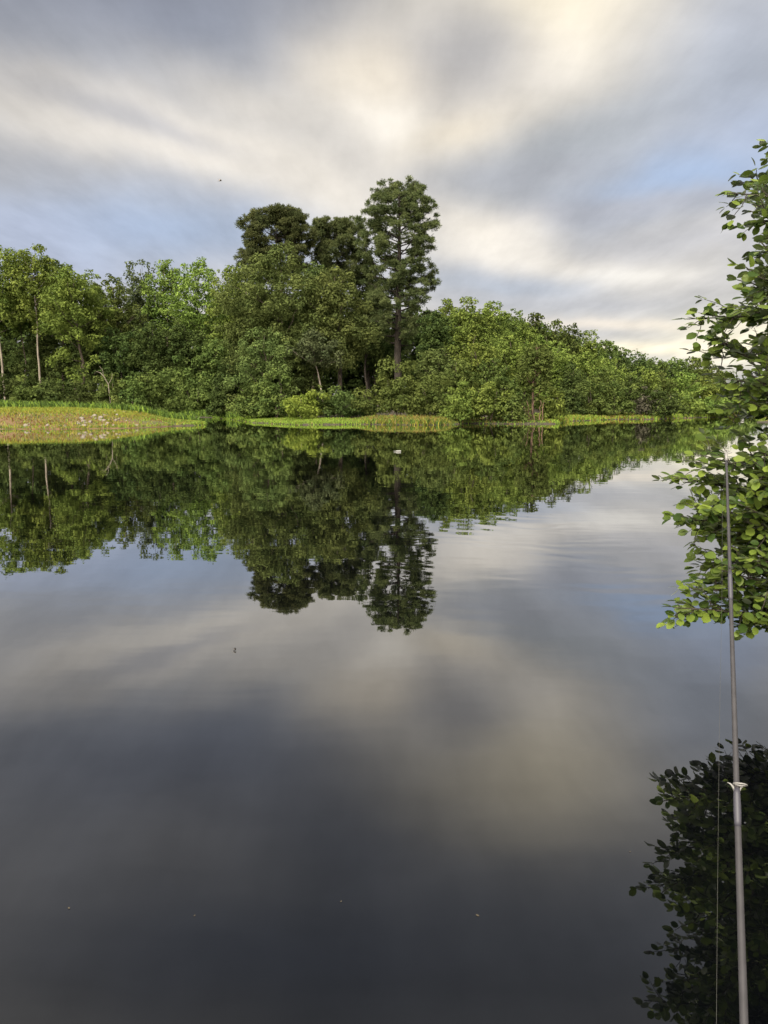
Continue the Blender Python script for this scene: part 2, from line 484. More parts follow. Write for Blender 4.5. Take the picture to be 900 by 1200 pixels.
def shrub(rng, h, Rx, Ry, L, cover=.5, ragged=.25):
    a0 = np.clip(.24 * Rx, .24, .62)
    n = int(np.clip(2.4 * Rx * max(h, .6 * Rx) / (a0 * a0), 16, 130))
    u = unit(rng.normal(size=(n, 3)) * np.array([1, 1, .9])); u[:, 2] = np.abs(u[:, 2])
    p1, p2 = rng.uniform(0, 6.28, 2)
    az = np.arctan2(u[:, 1], u[:, 0])
    lobe = 1 + ragged * (np.sin(3 * az + p1) + .7 * np.sin(4 * u[:, 2] * 2 + 2 * az + p2))
    r = rng.uniform(.55, 1.0, n) * lobe
    C = u * r[:, None] * np.array([Rx, Ry, h * .9]) + np.array([0, 0, .12 * h])
    A = a0 * rng.uniform(.6, 1.3, n)
    return leaf_cloud(rng, C, A, cover, L, np.clip(rng.normal(.45, .24, n), 0, 1))

N_LEAF = 0
def crown_obj(name, cl, mat, parent):
    global N_LEAF
    V, Q, tn = cl
    N_LEAF += len(Q)
    return mesh(name, V, [Q], mat, parent, False, {'tint': ('FLOAT', 'FACE', tn)})

G_LEFT = 'hardwood trees of the woods on the left shore'
G_MID = 'hardwood trees around the pines in the middle'
G_RIGHT = 'hardwood trees of the wooded slope on the right'
G_PACK = 'hardwoods packed inside the right-hand woods'
G_PINE = 'pine trees rising above the woods'
G_BUSH = 'shrubs along the far shore'

def seed_of(px, top):
    return int(px * 7919 + top * 104729) % (2 ** 31)

def put_tree(px, top, Y, w, cbpx, col, label, group, bark='brown', openness=0.1, cover=.50, skirt=0.0, trunk_r=None, lean=(0, 0), kind='hardwood_tree', ry=0):
    rng = np.random.default_rng(seed_of(px, top))
    if group == G_LEFT: Y *= 1.25          # the left woods stand well back from the water
    p = at(px, top, Y)
    gz = hz(p[0], Y)
    h = max(p[2] - gz, 1.5)
    cb = max(.4, at(px, cbpx, Y)[2] - gz)
    Rr = w / 2 / F * Y
    L = np.clip(.0036 * Y, .22, .5)
    t = thing(kind, label, 'tree', (p[0], Y, gz), group)
    mb, cl = hardwood(rng, h, cb, Rr, L, cover, openness, skirt, trunk_r, lean, bark == 'pale')
    mb.build('trunk', BARK[bark], t)
    crown_obj('crown', cl, LEAF[col], t)
    return t

def put_pine(px, top, Y, w, cbpx, label, trunk_r=.3, dens=1.0):
    rng = np.random.default_rng(seed_of(px, top))
    p = at(px, top, Y)
    gz = hz(p[0], Y)
    h = p[2] - gz
    cb = at(px, cbpx, Y)[2] - gz
    t = thing('pine_tree', label, 'pine tree', (p[0], Y, gz), G_PINE)
    mb, cl = pine(rng, h, cb, w / 2 / F * Y, .29, trunk_r, dens=dens)
    mb.build('trunk', BARK['dark'], t)
    crown_obj('crown', cl, LEAF['pine'], t)

def put_shrub(px, top, Y, w, col, label, group=G_BUSH, stems=2, bark='brown', cover=.5, ragged=.25):
    rng = np.random.default_rng(seed_of(px, top))
    p = at(px, top, Y)
    gz = max(hz(p[0], Y), .02)
    h = max(p[2] - gz, .5)
    Rx = w / 2 / F * Y
    L = np.clip(.0038 * Y, .19, .45)
    t = thing('shrub', label, 'shrub', (p[0], Y, gz), group)
    crown_obj('foliage', shrub(rng, h, Rx, min(Rx, 2.2), L, cover, ragged), LEAF[col], t)
    for k in range(stems):
        a = rng.uniform(0, 6.28)
        e = np.array([math.cos(a) * Rx * .4, math.sin(a) * Rx * .4, h * .75])
        mb = MB(); mb.tube(wander(rng, np.array([.12 * math.cos(a), .12 * math.sin(a), -.15]), e, 6, .05), np.linspace(.05, .015, 6), 6)
        mb.build('stem', BARK[bark], t)
    return t

# --- pines
put_pine(469, 209, 84, 104, 405, 'tallest pine of all, dark domed crown and thick dark trunk', .45, 1.45)
put_pine(326, 245, 86, 98, 325, 'broad domed pine, leftmost of the big pines, above the round hardwoods', .30, 1.3)
put_pine(396, 256, 90, 84, 340, 'shorter open pine between the broad pine and the tallest pine', .28, 1.2)
put_pine(293, 290, 90, 44, 345, 'small low pine top beside the broad domed pine', .2, .6)

# --- left woods:          px  top  Y   w  crown-bottom
T = put_tree
T(-6, 286, 70, 78, 392, 'bright', 'bright green tree cut by the left picture edge, tall leaning pale trunk', G_LEFT, 'pale', .15, lean=(-.5, 0), trunk_r=.15)
T(36, 286, 69, 76, 398, 'bright', 'tall bright hardwood on a straight pale bare trunk near left edge', G_LEFT, 'pale', .15, trunk_r=.14)
T(20, 330, 72, 40, 400, 'mid', 'thin darker trunk close beside the straight pale one, small crown', G_LEFT, 'brown', .2, trunk_r=.11)
T(64, 303, 78, 52, 410, 'dark', 'dark narrow treetop between two bright hardwoods on left skyline', G_LEFT, 'brown', .2)
T(86, 312, 66, 86, 400, 'bright', 'bright hardwood with drooping leafy trail down its front, left woods', G_LEFT, 'brown', .1, skirt=.3)
T(112, 338, 74, 50, 430, 'dark', 'dark leaning tree just right of the one with drooping trail', G_LEFT, 'dark', .2)
T(130, 322, 72, 56, 420, 'mid', 'mid green round-topped tree left of the sparse grey treetop', G_LEFT, 'brown', .15)
T(164, 303, 80, 70, 405, 'grey', 'sparse grey-green treetop with sky showing between its branches', G_LEFT, 'dark', .45, cover=.42)
T(192, 305, 78, 52, 400, 'bright', 'narrow light green tree right of the sparse grey treetop', G_LEFT, 'brown', .2)
T(230, 300, 73, 70, 405, 'bright', 'airy bright hardwood with many sky holes, highest of left-centre woods', G_LEFT, 'brown', .3, cover=.44)
T(268, 311, 70, 68, 440, 'bright', 'full bright yellow-green tree left of the pines', G_LEFT, 'brown', .1)
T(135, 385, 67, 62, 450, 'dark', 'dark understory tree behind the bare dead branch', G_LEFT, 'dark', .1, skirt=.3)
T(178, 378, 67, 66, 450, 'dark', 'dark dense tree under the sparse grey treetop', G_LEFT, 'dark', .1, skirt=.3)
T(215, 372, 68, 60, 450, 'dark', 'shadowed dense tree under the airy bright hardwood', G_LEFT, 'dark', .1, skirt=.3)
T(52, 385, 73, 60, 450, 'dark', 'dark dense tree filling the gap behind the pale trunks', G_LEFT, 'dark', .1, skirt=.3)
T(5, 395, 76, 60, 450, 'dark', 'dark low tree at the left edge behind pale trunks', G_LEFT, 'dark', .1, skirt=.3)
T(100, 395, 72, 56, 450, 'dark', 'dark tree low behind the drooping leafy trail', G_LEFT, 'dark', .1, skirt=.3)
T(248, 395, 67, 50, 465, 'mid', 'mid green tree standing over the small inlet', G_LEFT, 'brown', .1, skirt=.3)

# --- the middle, below and around the pines
T(328, 288, 67, 122, 450, 'olive', 'great round hardwood just under the broad domed pine', G_MID, 'brown', .05)
T(288, 325, 70, 74, 465, 'olive', 'round tree between yellow-green tree and great round hardwood', G_MID, 'brown', .1, skirt=.2)
T(392, 312, 68, 92, 440, 'olive', 'mid green hardwood under the shorter open pine', G_MID, 'brown', .1)
T(384, 388, 63, 74, 428, 'grey', 'small pale-leaved tree with a bare leaning pale trunk', G_MID, 'pale', .0, trunk_r=.10, lean=(-1.5, 0), cover=.55)
T(310, 385, 63, 78, 470, 'olive', 'low leafy tree on shore left of the leaning pale trunks', G_MID, 'brown', .1, skirt=.3)
T(364, 303, 84, 58, 400, 'olive', 'olive treetop filling the dip between broad pine and shorter open pine', G_MID, 'brown', .1)
T(432, 300, 94, 40, 400, 'pine', 'dark treetop in the notch left of the tallest pine, behind it', G_MID, 'dark', .1)
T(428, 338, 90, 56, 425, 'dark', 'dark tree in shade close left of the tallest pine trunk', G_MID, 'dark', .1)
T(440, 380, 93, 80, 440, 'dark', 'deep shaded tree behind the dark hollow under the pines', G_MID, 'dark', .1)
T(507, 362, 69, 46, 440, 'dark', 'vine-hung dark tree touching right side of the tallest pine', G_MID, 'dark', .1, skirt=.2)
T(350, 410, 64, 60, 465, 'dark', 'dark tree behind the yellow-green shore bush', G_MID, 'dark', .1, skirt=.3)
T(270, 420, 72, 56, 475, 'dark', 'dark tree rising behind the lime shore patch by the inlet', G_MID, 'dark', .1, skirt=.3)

# --- right slope, skyline from the tallest pine outwards
ORD = ['first', 'second', 'third', 'fourth', 'fifth', 'sixth', 'seventh', 'eighth', 'ninth', 'tenth', 'eleventh', 'twelfth', 'thirteenth', 'fourteenth', 'fifteenth', 'sixteenth', 'seventeenth']
LOOK = {'bright': 'bright yellow-green', 'mid': 'mid green', 'dark': 'dark green'}
sky_r = [(524, 350, 78, 44, 'bright'), (548, 347, 76, 56, 'bright'), (577, 351, 80, 52, 'bright'), (603, 362, 84, 46, 'mid'), (628, 367, 92, 44, 'dark'),
         (650, 375, 92, 44, 'mid'), (668, 379, 100, 36, 'dark'), (688, 386, 100, 42, 'bright'), (709, 398, 104, 40, 'mid'), (728, 407, 118, 30, 'dark'),
         (748, 413, 124, 42, 'dark'), (769, 419, 128, 40, 'mid'), (790, 417, 132, 40, 'mid'), (812, 418, 134, 40, 'mid'), (834, 423, 138, 40, 'mid'), (856, 436, 140, 34, 'mid'), (874, 450, 142, 34, 'mid')]
for o_, (px, top, Y, w, c) in zip(ORD, sky_r):
    T(px, top, Y, w, top + 75 if px < 700 else 470, c, f'{LOOK[c]} treetop, {o_} along the skyline right of the tallest pine', G_RIGHT, 'brown', .15, cover=.45)

# --- right slope below its skyline
T(514, 408, 66, 60, 455, 'olive', 'broad mid green tree just right of the dark pine trunk', G_RIGHT, 'brown', .1, skirt=.2)
T(558, 385, 66, 72, 470, 'bright', 'large bright tree filling the slope above the brightest shore bush', G_RIGHT, 'brown', .1, skirt=.2)
T(598, 388, 68, 62, 470, 'bright', 'bright tree between the large bright one and the vine-covered tree', G_RIGHT, 'brown', .1, skirt=.2)
pk = [(535, 420, 62, 50, 'mid'), (580, 420, 63, 50, 'mid'), (655, 402, 76, 56, 'bright'), (690, 412, 80, 56, 'bright'), (672, 425, 74, 46, 'dark'), (722, 420, 88, 50, 'bright'),
      (705, 432, 78, 44, 'mid'), (752, 428, 98, 48, 'bright'), (775, 436, 100, 44, 'mid'), (800, 436, 104, 50, 'bright'), (826, 440, 108, 44, 'bright'), (850, 450, 110, 44, 'mid'),
      (740, 440, 86, 40, 'dark'), (640, 388, 82, 46, 'bright'), (616, 378, 80, 44, 'bright'), (570, 368, 76, 50, 'bright')]
for px, top, Y, w, c in pk:
    T(px, top, Y, w, 478, c, 'leafy hardwood packed among others in the right-hand woods, below the skyline', G_PACK, 'brown', .1, skirt=.2, cover=.45)

# --- the vine-covered tree standing on the right-hand shore, reddish stems
vt = put_tree(624, 400, 55.6, 52, 462, 'mid', 'vine-covered leaning tree on the shore with bare reddish stems', G_RIGHT, 'red', .1, skirt=.15, lean=(.3, 0))
rng = np.random.default_rng(5)
for dx in (-.65, -.35, .1, .45, .7):
    mb = MB(); mb.tube(wander(rng, np.array([dx, -.9, -.3]), np.array([dx * 1.25, -.7, 1.5]), 7, .11), np.linspace(.055, .02, 7), 7)
    mb.build('stem', BARK['red'], vt)

# --- shrubs, left to right
S = put_shrub
S(-8, 440, 61, 60, 'dark', 'dark shrub at the left edge below the leaning pale trunk')
S(34, 447, 60.5, 46, 'mid', 'lighter round shrub below the straight pale trunk')
S(64, 441, 61, 46, 'dark', 'dark shrub right of the lighter round one on the left shore')
S(96, 446, 60.5, 48, 'dark', 'low dark shrub below the drooping leafy trail')
S(128, 438, 60.5, 44, 'mid', 'shrub around the foot of the bare dead branch')
S(154, 447, 60, 40, 'mid', 'mid green shrub between dead branch and inlet shrubs, left shore')
S(182, 432, 62, 60, 'mid', 'tall leafy shrub behind the flat weeds left of inlet')
S(212, 430, 84, 54, 'mid', 'tall shrub with bright top above the inlet')
S(230, 446, 80, 62, 'mid', 'broad shrub leaning over the dark inlet water')
S(264, 447, 71, 40, 'dark', 'dark shrub at the right bank of the inlet')
S(296, 450, 61.5, 54, 'mid', 'green shrub behind the left lime shore patch')
S(322, 442, 60, 46, 'mid', 'shrub with pale dead twig left of yellow-green bush')
S(354, 459, 56.5, 54, 'lime', 'yellow-green rounded bush, brightest in the middle of the shore')
S(378, 452, 58, 40, 'mid', 'mid green shrub hiding the foot of the leaning pale trunk')
S(402, 462, 57, 52, 'dark', 'low dark shrub right of the yellow-green bush')
S(428, 470, 58, 40, 'dark', 'low shrub in front of the dark hollow under the pines')
S(468, 430, 57.5, 76, 'mid', 'big dome-shaped shrub in front of the tallest pine')
S(506, 444, 57, 56, 'mid', 'shrub right of the big dome behind the reedy strip')
S(540, 452, 54.4, 44, 'bright', 'bright small shrub at water edge right of reedy strip')
S(572, 446, 54.6, 56, 'bright', 'brightest broad bush hanging to the water left of vine-covered tree')
S(598, 458, 54.4, 40, 'mid', 'shrub at the water touching the vine-covered tree, left side')
S(646, 450, 56, 36, 'bright', 'small bright bush right of the reddish stems')
S(672, 452, 68, 34, 'dark', 'dark shrub at the back of the lime cove')
S(697, 446, 69, 40, 'mid', 'mid green shrub behind the lime cove grass')
S(724, 450, 69, 40, 'mid', 'rounded shrub between cove and grey dead brush')
S(757, 462, 70, 28, 'brush', 'grey dead brush pile at the water on the right', ragged=.35, cover=.35)
S(778, 455, 70, 44, 'dark', 'dark shrub overhanging the water right of the grey brush')
S(808, 458, 76, 40, 'bright', 'bright bush beyond the dark overhanging one, right shore')
S(836, 460, 77, 40, 'bright', 'bright bush left of the near alder leaves, far right shore')
S(866, 464, 78, 44, 'mid', 'bush on far shore half hidden behind the near alder leaves')

# --- far mass of woods behind everything
def backing():
    rng = np.random.default_rng(77)
    prof = [(-120, 350), (60, 350), (130, 370), (240, 372), (300, 350), (420, 372), (500, 370), (560, 372), (620, 384), (680, 398), (720, 416), (770, 430), (840, 440), (880, 460), (960, 470)]
    dep = [(-120, 106), (240, 108), (300, 98), (420, 98), (560, 94), (640, 104), (720, 132), (800, 148), (960, 152)]
    px = np.concatenate([rng.uniform(-110, 950, 1700), rng.uniform(-110, 300, 900), rng.uniform(290, 640, 800)])
    top = np.interp(px, *zip(*prof)); Y = np.interp(px, *zip(*dep)) + rng.uniform(0, 9, len(px))
    py = top + (482 - top) * rng.uniform(0, 1, len(px)) ** .9 + rng.normal(0, 4, len(px))
    C = np.array([at(a, b, c) for a, b, c in zip(px, py, Y)])
    C[:, 2] = np.maximum(C[:, 2], .8)
    A = rng.uniform(.9, 1.7, len(C))
    V, Q, tn = leaf_cloud(rng, C, A, .34, .55, np.clip(rng.normal(.4, .2, len(C)), 0, 1))
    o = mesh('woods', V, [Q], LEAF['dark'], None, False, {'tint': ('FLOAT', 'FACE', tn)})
    o['kind'] = 'stuff'
    tag(o, 'deep shaded woods seen between the nearer trees', 'woods')
backing()

# --- bare dead branch over the left shrubs
def dead_branch(px, py, Y, label):
    p = at(px, py, Y)
    t = None
    mb = MB()
    rng = np.random.default_rng(9)
    g = hz(p[0] + .9, Y)
    base = np.array([.9, 0, g - p[2] - .2])
    mb.tube(np.array([base, [.75, 0, -1.0], [.35, 0, -.35], [0, 0, 0], [-.45, 0, .12], [-.75, .1, -.12]]), [.05, .045, .038, .03, .02, .010], 6)
    mb.tube(np.array([[.35, 0, -.35], [.2, 0, .25], [-.1, 0, .6]]), [.025, .018, .008], 5)
    mb.tube(np.array([[.75, 0, -1.0], [1.1, .1, -.5], [1.2, .1, 0]]), [.025, .018, .008], 5)
    o = mb.build('dead_branch', BARK['pale'], None, loc=tuple(p))
    o.scale = (.75, .75, .9)
    tag(o, label, 'branch')
dead_branch(118, 437, 59.5, 'bare pale dead branch sticking out of the shrubs on the left shore')

# ------------------------------------------------------------------ grass, weeds, rocks
gm, nt = new_mat('grass_blades')
a_ = N(nt, 'ShaderNodeAttribute', attribute_name='Col')
d_ = N(nt, 'ShaderNodeBsdfDiffuse'); t_ = N(nt, 'ShaderNodeBsdfTranslucent'); m_ = N(nt, 'ShaderNodeMixShader'); m_.inputs[0].default_value = .3
o_ = N(nt, 'ShaderNodeOutputMaterial')
nt.links.new(a_.outputs['Color'], d_.inputs[0]); nt.links.new(a_.outputs['Color'], t_.inputs[0])
nt.links.new(d_.outputs[0], m_.inputs[1]); nt.links.new(t_.outputs[0], m_.inputs[2]); nt.links.new(m_.outputs[0], o_.inputs[0])

def blades(name, label, X, Y, H, W, COLS, rng):
    n = len(X)
    Z = height(X, Y)
    base = np.stack([X, Y, Z - .03], -1)
    az = rng.uniform(0, 6.28, n)
    side = np.stack([np.cos(az), np.sin(az), np.zeros(n)], -1) * (W / 2)[:, None]
    ln = rng.normal(0, .35, (n, 2)) * H[:, None]
    tip = base + np.stack([ln[:, 0], ln[:, 1], H], -1)
    mid = base + np.stack([ln[:, 0] * .3, ln[:, 1] * .3, H * .55], -1)
    V = np.stack([base - side, base + side, mid + side * .9, tip, mid - side * .9], 1).reshape(-1, 3)
    F5 = np.arange(5 * n).reshape(-1, 5)
    c = np.concatenate([COLS * rng.uniform(.75, 1.25, (n, 1)), np.ones((n, 1))], 1)
    o = mesh(name, V, [F5], gm, None, False, {'Col': ('FLOAT_COLOR', 'FACE', c)})
    o['kind'] = 'stuff'
    tag(o, label, 'grass')

def scatter(rng, x0, x1, y0, y1, n, dmin, dmax):
    X = rng.uniform(x0, x1, n); Y = rng.uniform(y0, y1, n)
    d = sdist(FAR_LAND, X, Y) + .25 * wob(X, Y, 1.7)
    k = (d > dmin) & (d < dmax)
    return X[k], Y[k], d[k]

YEL, RED, LIME, GRN, STRAW = (np.array(c) for c in ((.30, .29, .055), (.23, .115, .06), (.24, .35, .060), (.12, .19, .05), (.33, .25, .095)))
def pick(rng, w):
    """w: list of (colour, weight array)"""
    W = np.stack([np.clip(b, 0, None) for _, b in w], 1) + 1e-6
    W /= W.sum(1, keepdims=True)
    u = rng.uniform(size=(len(W), 1))
    i = (u > np.cumsum(W, 1)).sum(1).clip(0, len(w) - 1)
    return np.stack([c for c, _ in w])[i]

rng = np.random.default_rng(21)
X, Y, d = scatter(rng, -45, -10, 42, 66, 90000, .0, 30)
k = (Y < 59 + .5 * np.sin(X)) & (X < -11.5)
X, Y, d = X[k], Y[k], d[k]
face = sstep(.2, .8, d) * sstep(4.4, 2.4, d)
redz = face * sstep(.0, .6, wob(X * 1.0, Y * 1.6, .55) + .1)
bare = face * (wob(X + 7, Y, .8) > .3)
k = rng.uniform(size=len(X)) > bare * .75
X, Y, d, redz, face = X[k], Y[k], d[k], redz[k], face[k]
tipz = sstep(-17.0, -15.0, X)
cols = pick(rng, [(YEL, 1.8 - face * .6), (RED, redz * .9), (LIME, .45 + tipz * 2.5 + .7 * sstep(4, 7, d)), (STRAW, .1 + .45 * face * (1 - redz)), (GRN, .25 + 1.2 * sstep(.6, 0, d))])
blades('meadow_grass', 'dry yellow and reddish grass on the low bank at left', X, Y, rng.uniform(.06, .22, len(X)), rng.uniform(.03, .07, len(X)), cols, rng)

X, Y, d = scatter(rng, -48, -13.5, 56.5, 80, 60000, .0, 40)
k = (X < -15 - .25 * np.maximum(Y - 64, 0)) | (d < 3.5)
X, Y, d = X[k], Y[k], d[k]
cols = pick(rng, [(GRN, np.ones(len(X)) * 1.2), (LIME, np.ones(len(X)) * .5)])
blades('weeds', 'bright green weeds in front of the left woods', X, Y, rng.uniform(.25, .75, len(X)), rng.uniform(.05, .12, len(X)), cols, rng)

X, Y, d = scatter(rng, -17.5, 13.5, 50, 77, 190000, -.1, 4.2)
pxs = 450 + X / Y * F
lime = np.exp(-((pxs - 285) / 48) ** 2) + np.exp(-((pxs - 378) / 42) ** 2)
reed = sstep(415, 440, pxs) * sstep(540, 515, pxs)
k = rng.uniform(size=len(X)) < np.clip(.45 + lime + reed * .8, 0, 1)
X, Y, d, lime, reed, pxs = X[k], Y[k], d[k], lime[k], reed[k], pxs[k]
low = np.exp(-((pxs - 300) / 45) ** 2) + np.exp(-((pxs - 375) / 45) ** 2)
cols = pick(rng, [(LIME, lime * 2.2 + .15), (STRAW, reed * .35 + .1), (YEL, reed * .8), (RED, (reed * .5 + .15) * sstep(.3, 1.6, d)), (GRN, .3 + .7 * reed)])
H = rng.uniform(.06, .2, len(X)) + reed * rng.uniform(.02, .30, len(X))
blades('marsh_grass', 'lime and straw marsh grass along the middle shore', X, Y, H, rng.uniform(.03, .08, len(X)), cols, rng)

X, Y, d = scatter(rng, 12, 42, 52, 88, 110000, -.1, 5.5)
pxs = 450 + X / Y * F
k = rng.uniform(size=len(X)) < np.where(d < 4, .8, .3)
X, Y, d, pxs = X[k], Y[k], d[k], pxs[k]
cols = pick(rng, [(LIME, 1.6 + 0 * X), (GRN, .6 + 0 * X), (STRAW, .3 + 0 * X), (YEL, .6 + 0 * X), (RED, .9 * np.exp(-((pxs - 728) / 22) ** 2))])
blades('cove_grass', 'lime green marsh grass in the cove on the right shore', X, Y, rng.uniform(.12, .35, len(X)), rng.uniform(.05, .11, len(X)), cols, rng)

# near bank under the camera: short wet grass
X = rng.uniform(-4, 7, 60000); Y = rng.uniform(-2.5, 8, 60000)
nd = sdist(NEAR_LAND, X, Y)
k = (nd > .12)
X, Y = X[k], Y[k]
cols = pick(rng, [(GRN, np.ones(len(X))), (STRAW, np.ones(len(X)) * .3)])
blades('bank_grass', 'short green grass on the near bank', X, Y, rng.uniform(.04, .14, len(X)), rng.uniform(.006, .014, len(X)), cols, rng)

rm, nt = new_mat('pale_rock')
no = N(nt, 'ShaderNodeTexNoise'); no.inputs['Scale'].default_value = 5; no.inputs['Detail'].default_value = 6
cr = N(nt, 'ShaderNodeValToRGB'); cr.color_ramp.elements[0].color = (.12, .095, .08, 1); cr.color_ramp.elements[1].color = (.27, .235, .20, 1)
cr.color_ramp.elements[0].position = .3; cr.color_ramp.elements[1].position = .65
bs = N(nt, 'ShaderNodeBsdfPrincipled'); bs.inputs['Roughness'].default_value = .85
ou = N(nt, 'ShaderNodeOutputMaterial'); tc = N(nt, 'ShaderNodeTexCoord')
nt.links.new(tc.outputs['Object'], no.inputs['Vector']); nt.links.new(no.outputs['Fac'], cr.inputs[0]); nt.links.new(cr.outputs[0], bs.inputs['Base Color']); nt.links.new(bs.outputs[0], ou.inputs[0])

def rock(rng, s):
    th = np.linspace(0, math.pi, 7); ph = np.linspace(0, 2 * math.pi, 10, endpoint=False)
    V = np.array([(math.sin(a) * math.cos(b), math.sin(a) * math.sin(b), math.cos(a)) for a in th for b in ph])
    q = unit(rng.normal(size=(9, 3))); dd = rng.uniform(.6, .95, 9)
    for n_, k_ in zip(q, dd):              # flat broken faces
        over = np.maximum(V @ n_ - k_, 0)
        V = V - over[:, None] * n_
    V = V * s * rng.uniform(.7, 1.2, 3) * np.array([1.2, .9, .75])
    i = np.arange(6)[:, None] * 10; j = np.arange(10)[None]; k = (j + 1) % 10
    return V, np.stack([i + j, i + 10 + j, i + 10 + k, i + k], -1).reshape(-1, 4)
rng = np.random.default_rng(4)
rocks = [(rng.normal(122, 16), rng.normal(491, 4.0)) for _ in range(34)] + [(rng.uniform(20, 170), rng.uniform(497, 501.5)) for _ in range(18)]
for px, py in rocks:
    # walk the sight line down to the bank face
    dr = ray(px, min(py, 501))
    ts = np.linspace(35, 62, 400) / dr[1]
    P = np.array([0, 0, CAM_H]) + dr * ts[:, None]
    hit = np.nonzero(P[:, 2] < height(P[:, 0], P[:, 1]))[0]
    if not len(hit): continue
    p = P[hit[0]]
    s = rng.uniform(.06, .17)
    V, Q = rock(rng, s)
    o = mesh('rock', V, [Q], rm, None, False, loc=(p[0], p[1], max(p[2], 0) + s * .35))
    tag(o, 'pale broken rock lying on the worn face of the left bank', 'rock', 'pale rocks on the left bank')

# ------------------------------------------------------------------ small floating things and a bird
def plain(name, col, rough=.5):
    m, nt = new_mat(name)
    b = N(nt, 'ShaderNodeBsdfPrincipled'); o = N(nt, 'ShaderNodeOutputMaterial')
    n = N(nt, 'ShaderNodeTexNoise'); n.inputs['Scale'].default_value = 30; n.inputs['Detail'].default_value = 4
    c = N(nt, 'ShaderNodeValToRGB')
    c.color_ramp.elements[0].color = (*[v * .8 for v in col], 1); c.color_ramp.elements[1].color = (*[min(1, v * 1.1) for v in col], 1)
    t = N(nt, 'ShaderNodeTexCoord')
    nt.links.new(t.outputs['Object'], n.inputs['Vector']); nt.links.new(n.outputs['Fac'], c.inputs[0]); nt.links.new(c.outputs[0], b.inputs['Base Color'])
    b.inputs['Roughness'].default_value = rough
    nt.links.new(b.outputs[0], o.inputs[0])
    return m
WHITE = plain('white_plastic', (.27, .27, .255), .4)
DARKP = plain('dark_plastic', (.05, .05, .055), .4)

def bottle():
    p = onwater(466, 529.5)
    t = thing('floating_bottle', 'small white plastic bottle lying on the dark reflected trees', 'bottle', (p[0], p[1], .02))
    mb = MB()
    xs = np.array([.14, .135, .12, 0, -.04, -.075, -.10, -.13]); rs = np.array([.012, .038, .045, .045, .04, .02, .015, .015])
    mb.tube(np.stack([xs, 0 * xs, 0 * xs], -1), rs, 14)
    mb.build('body', WHITE, t)
    mb = MB(); mb.tube(np.array([[-.13, 0, 0], [-.155, 0, 0]]), [.02, .02], 12); mb.build('cap', WHITE, t)
    t.scale = (.8, .7, .7)
bottle()

def specks():
    rng = np.random.default_rng(12)
    m = plain('dry_leaf', (.075, .06, .04), .8)
    first = None
    for i in range(9):
        p = onwater(rng.uniform(30, 820), 560 + 560 * rng.uniform() ** 1.6)
        if first is None:
            a = np.linspace(0, 2 * math.pi, 8, endpoint=False)
            V = np.stack([np.cos(a) * .5, np.sin(a) * .26 * (1 - .3 * np.cos(a)), .10 * np.cos(a) ** 2 + .12], -1)
            V = np.vstack([V, V - [0, 0, .06], [[0, 0, .12]], [[0, 0, .06]]])
            T_ = [[16, k, (k + 1) % 8] for k in range(8)] + [[17, 8 + (k + 1) % 8, 8 + k] for k in range(8)]
            Q_ = [[k, 8 + k, 8 + (k + 1) % 8, (k + 1) % 8] for k in range(8)]
            o = first = mesh('floating_leaf', V, [np.array(T_), np.array(Q_)], m)
        else:
            o = first.copy(); COL.objects.link(o)
        k = rng.uniform(.006, .013) * (1 if p[1] < 6 else 2.0)
        o.scale = (k, k, k * .25); o.rotation_euler = (0, 0, rng.uniform(0, 6.28)); o.location = (p[0], p[1], .001)
        tag(o, 'tiny dry leaf scrap floating on the open water', 'leaf', 'dry leaf scraps on the water')
specks()

def buoy():
    p = onwater(870, 492)
    t = thing('buoy', 'tiny grey buoy with white top far off under the alder leaves', 'buoy', (p[0], p[1], 0))
    mb = MB(); z = np.array([-.06, 0, .06, .12]); mb.tube(np.stack([0 * z, 0 * z, z], -1), [.1, .15, .13, .06], 12); mb.build('float', plain('grey_plastic', (.2, .2, .2)), t)
    mb = MB(); z = np.array([.12, .16, .23, .26]); mb.tube(np.stack([0 * z, 0 * z, z], -1), [.13, .16, .15, .05], 12); mb.build('cap', WHITE, t)
buoy()

def bird():
    p = at(258, 212, 48)
    t = None
    mb = MB()
    xs = np.linspace(-.16, .15, 9)
    mb.tube(np.stack([xs, 0 * xs, .012 * np.cos(xs * 9)], -1), [.012, .02, .03, .038, .04, .035, .026, .024, .006], 10)
    for s in (-1, 1):       # raised wings with a bent wrist
        V = np.array([[.07, .02 * s, .02], [-.05, .02 * s, .02], [-.02, .14 * s, .11], [.08, .13 * s, .12], [-.06, .27 * s, .10], [-.02, .28 * s, .105]])
        V2 = V - np.array([0, 0, .008])
        Q = [[0, 1, 2, 3], [3, 2, 4, 5], [6, 9, 8, 7], [9, 11, 10, 8], [0, 3, 9, 6], [3, 5, 11, 9], [5, 4, 10, 11], [4, 2, 8, 10], [2, 1, 7, 8]]
        mb.add(np.vstack([V, V2]), Q)
    V = np.array([[-.14, .012, .01], [-.14, -.012, .01], [-.27, -.04, .0], [-.27, .04, .0]]); mb.add(np.vstack([V, V - [0, 0, .006]]), [[0, 1, 2, 3], [7, 6, 5, 4], [0, 3, 7, 4], [1, 5, 6, 2], [2, 6, 7, 3]])
    o = mb.build('bird', plain('bird_feather', (.22, .20, .19), .8), None, loc=tuple(p))
    o.scale = (.8, .8, .8)
    o.rotation_euler = (R(20), R(-12), R(35))
    tag(o, 'tiny dark bird flying in the pale cloud above the left woods', 'bird')
bird()

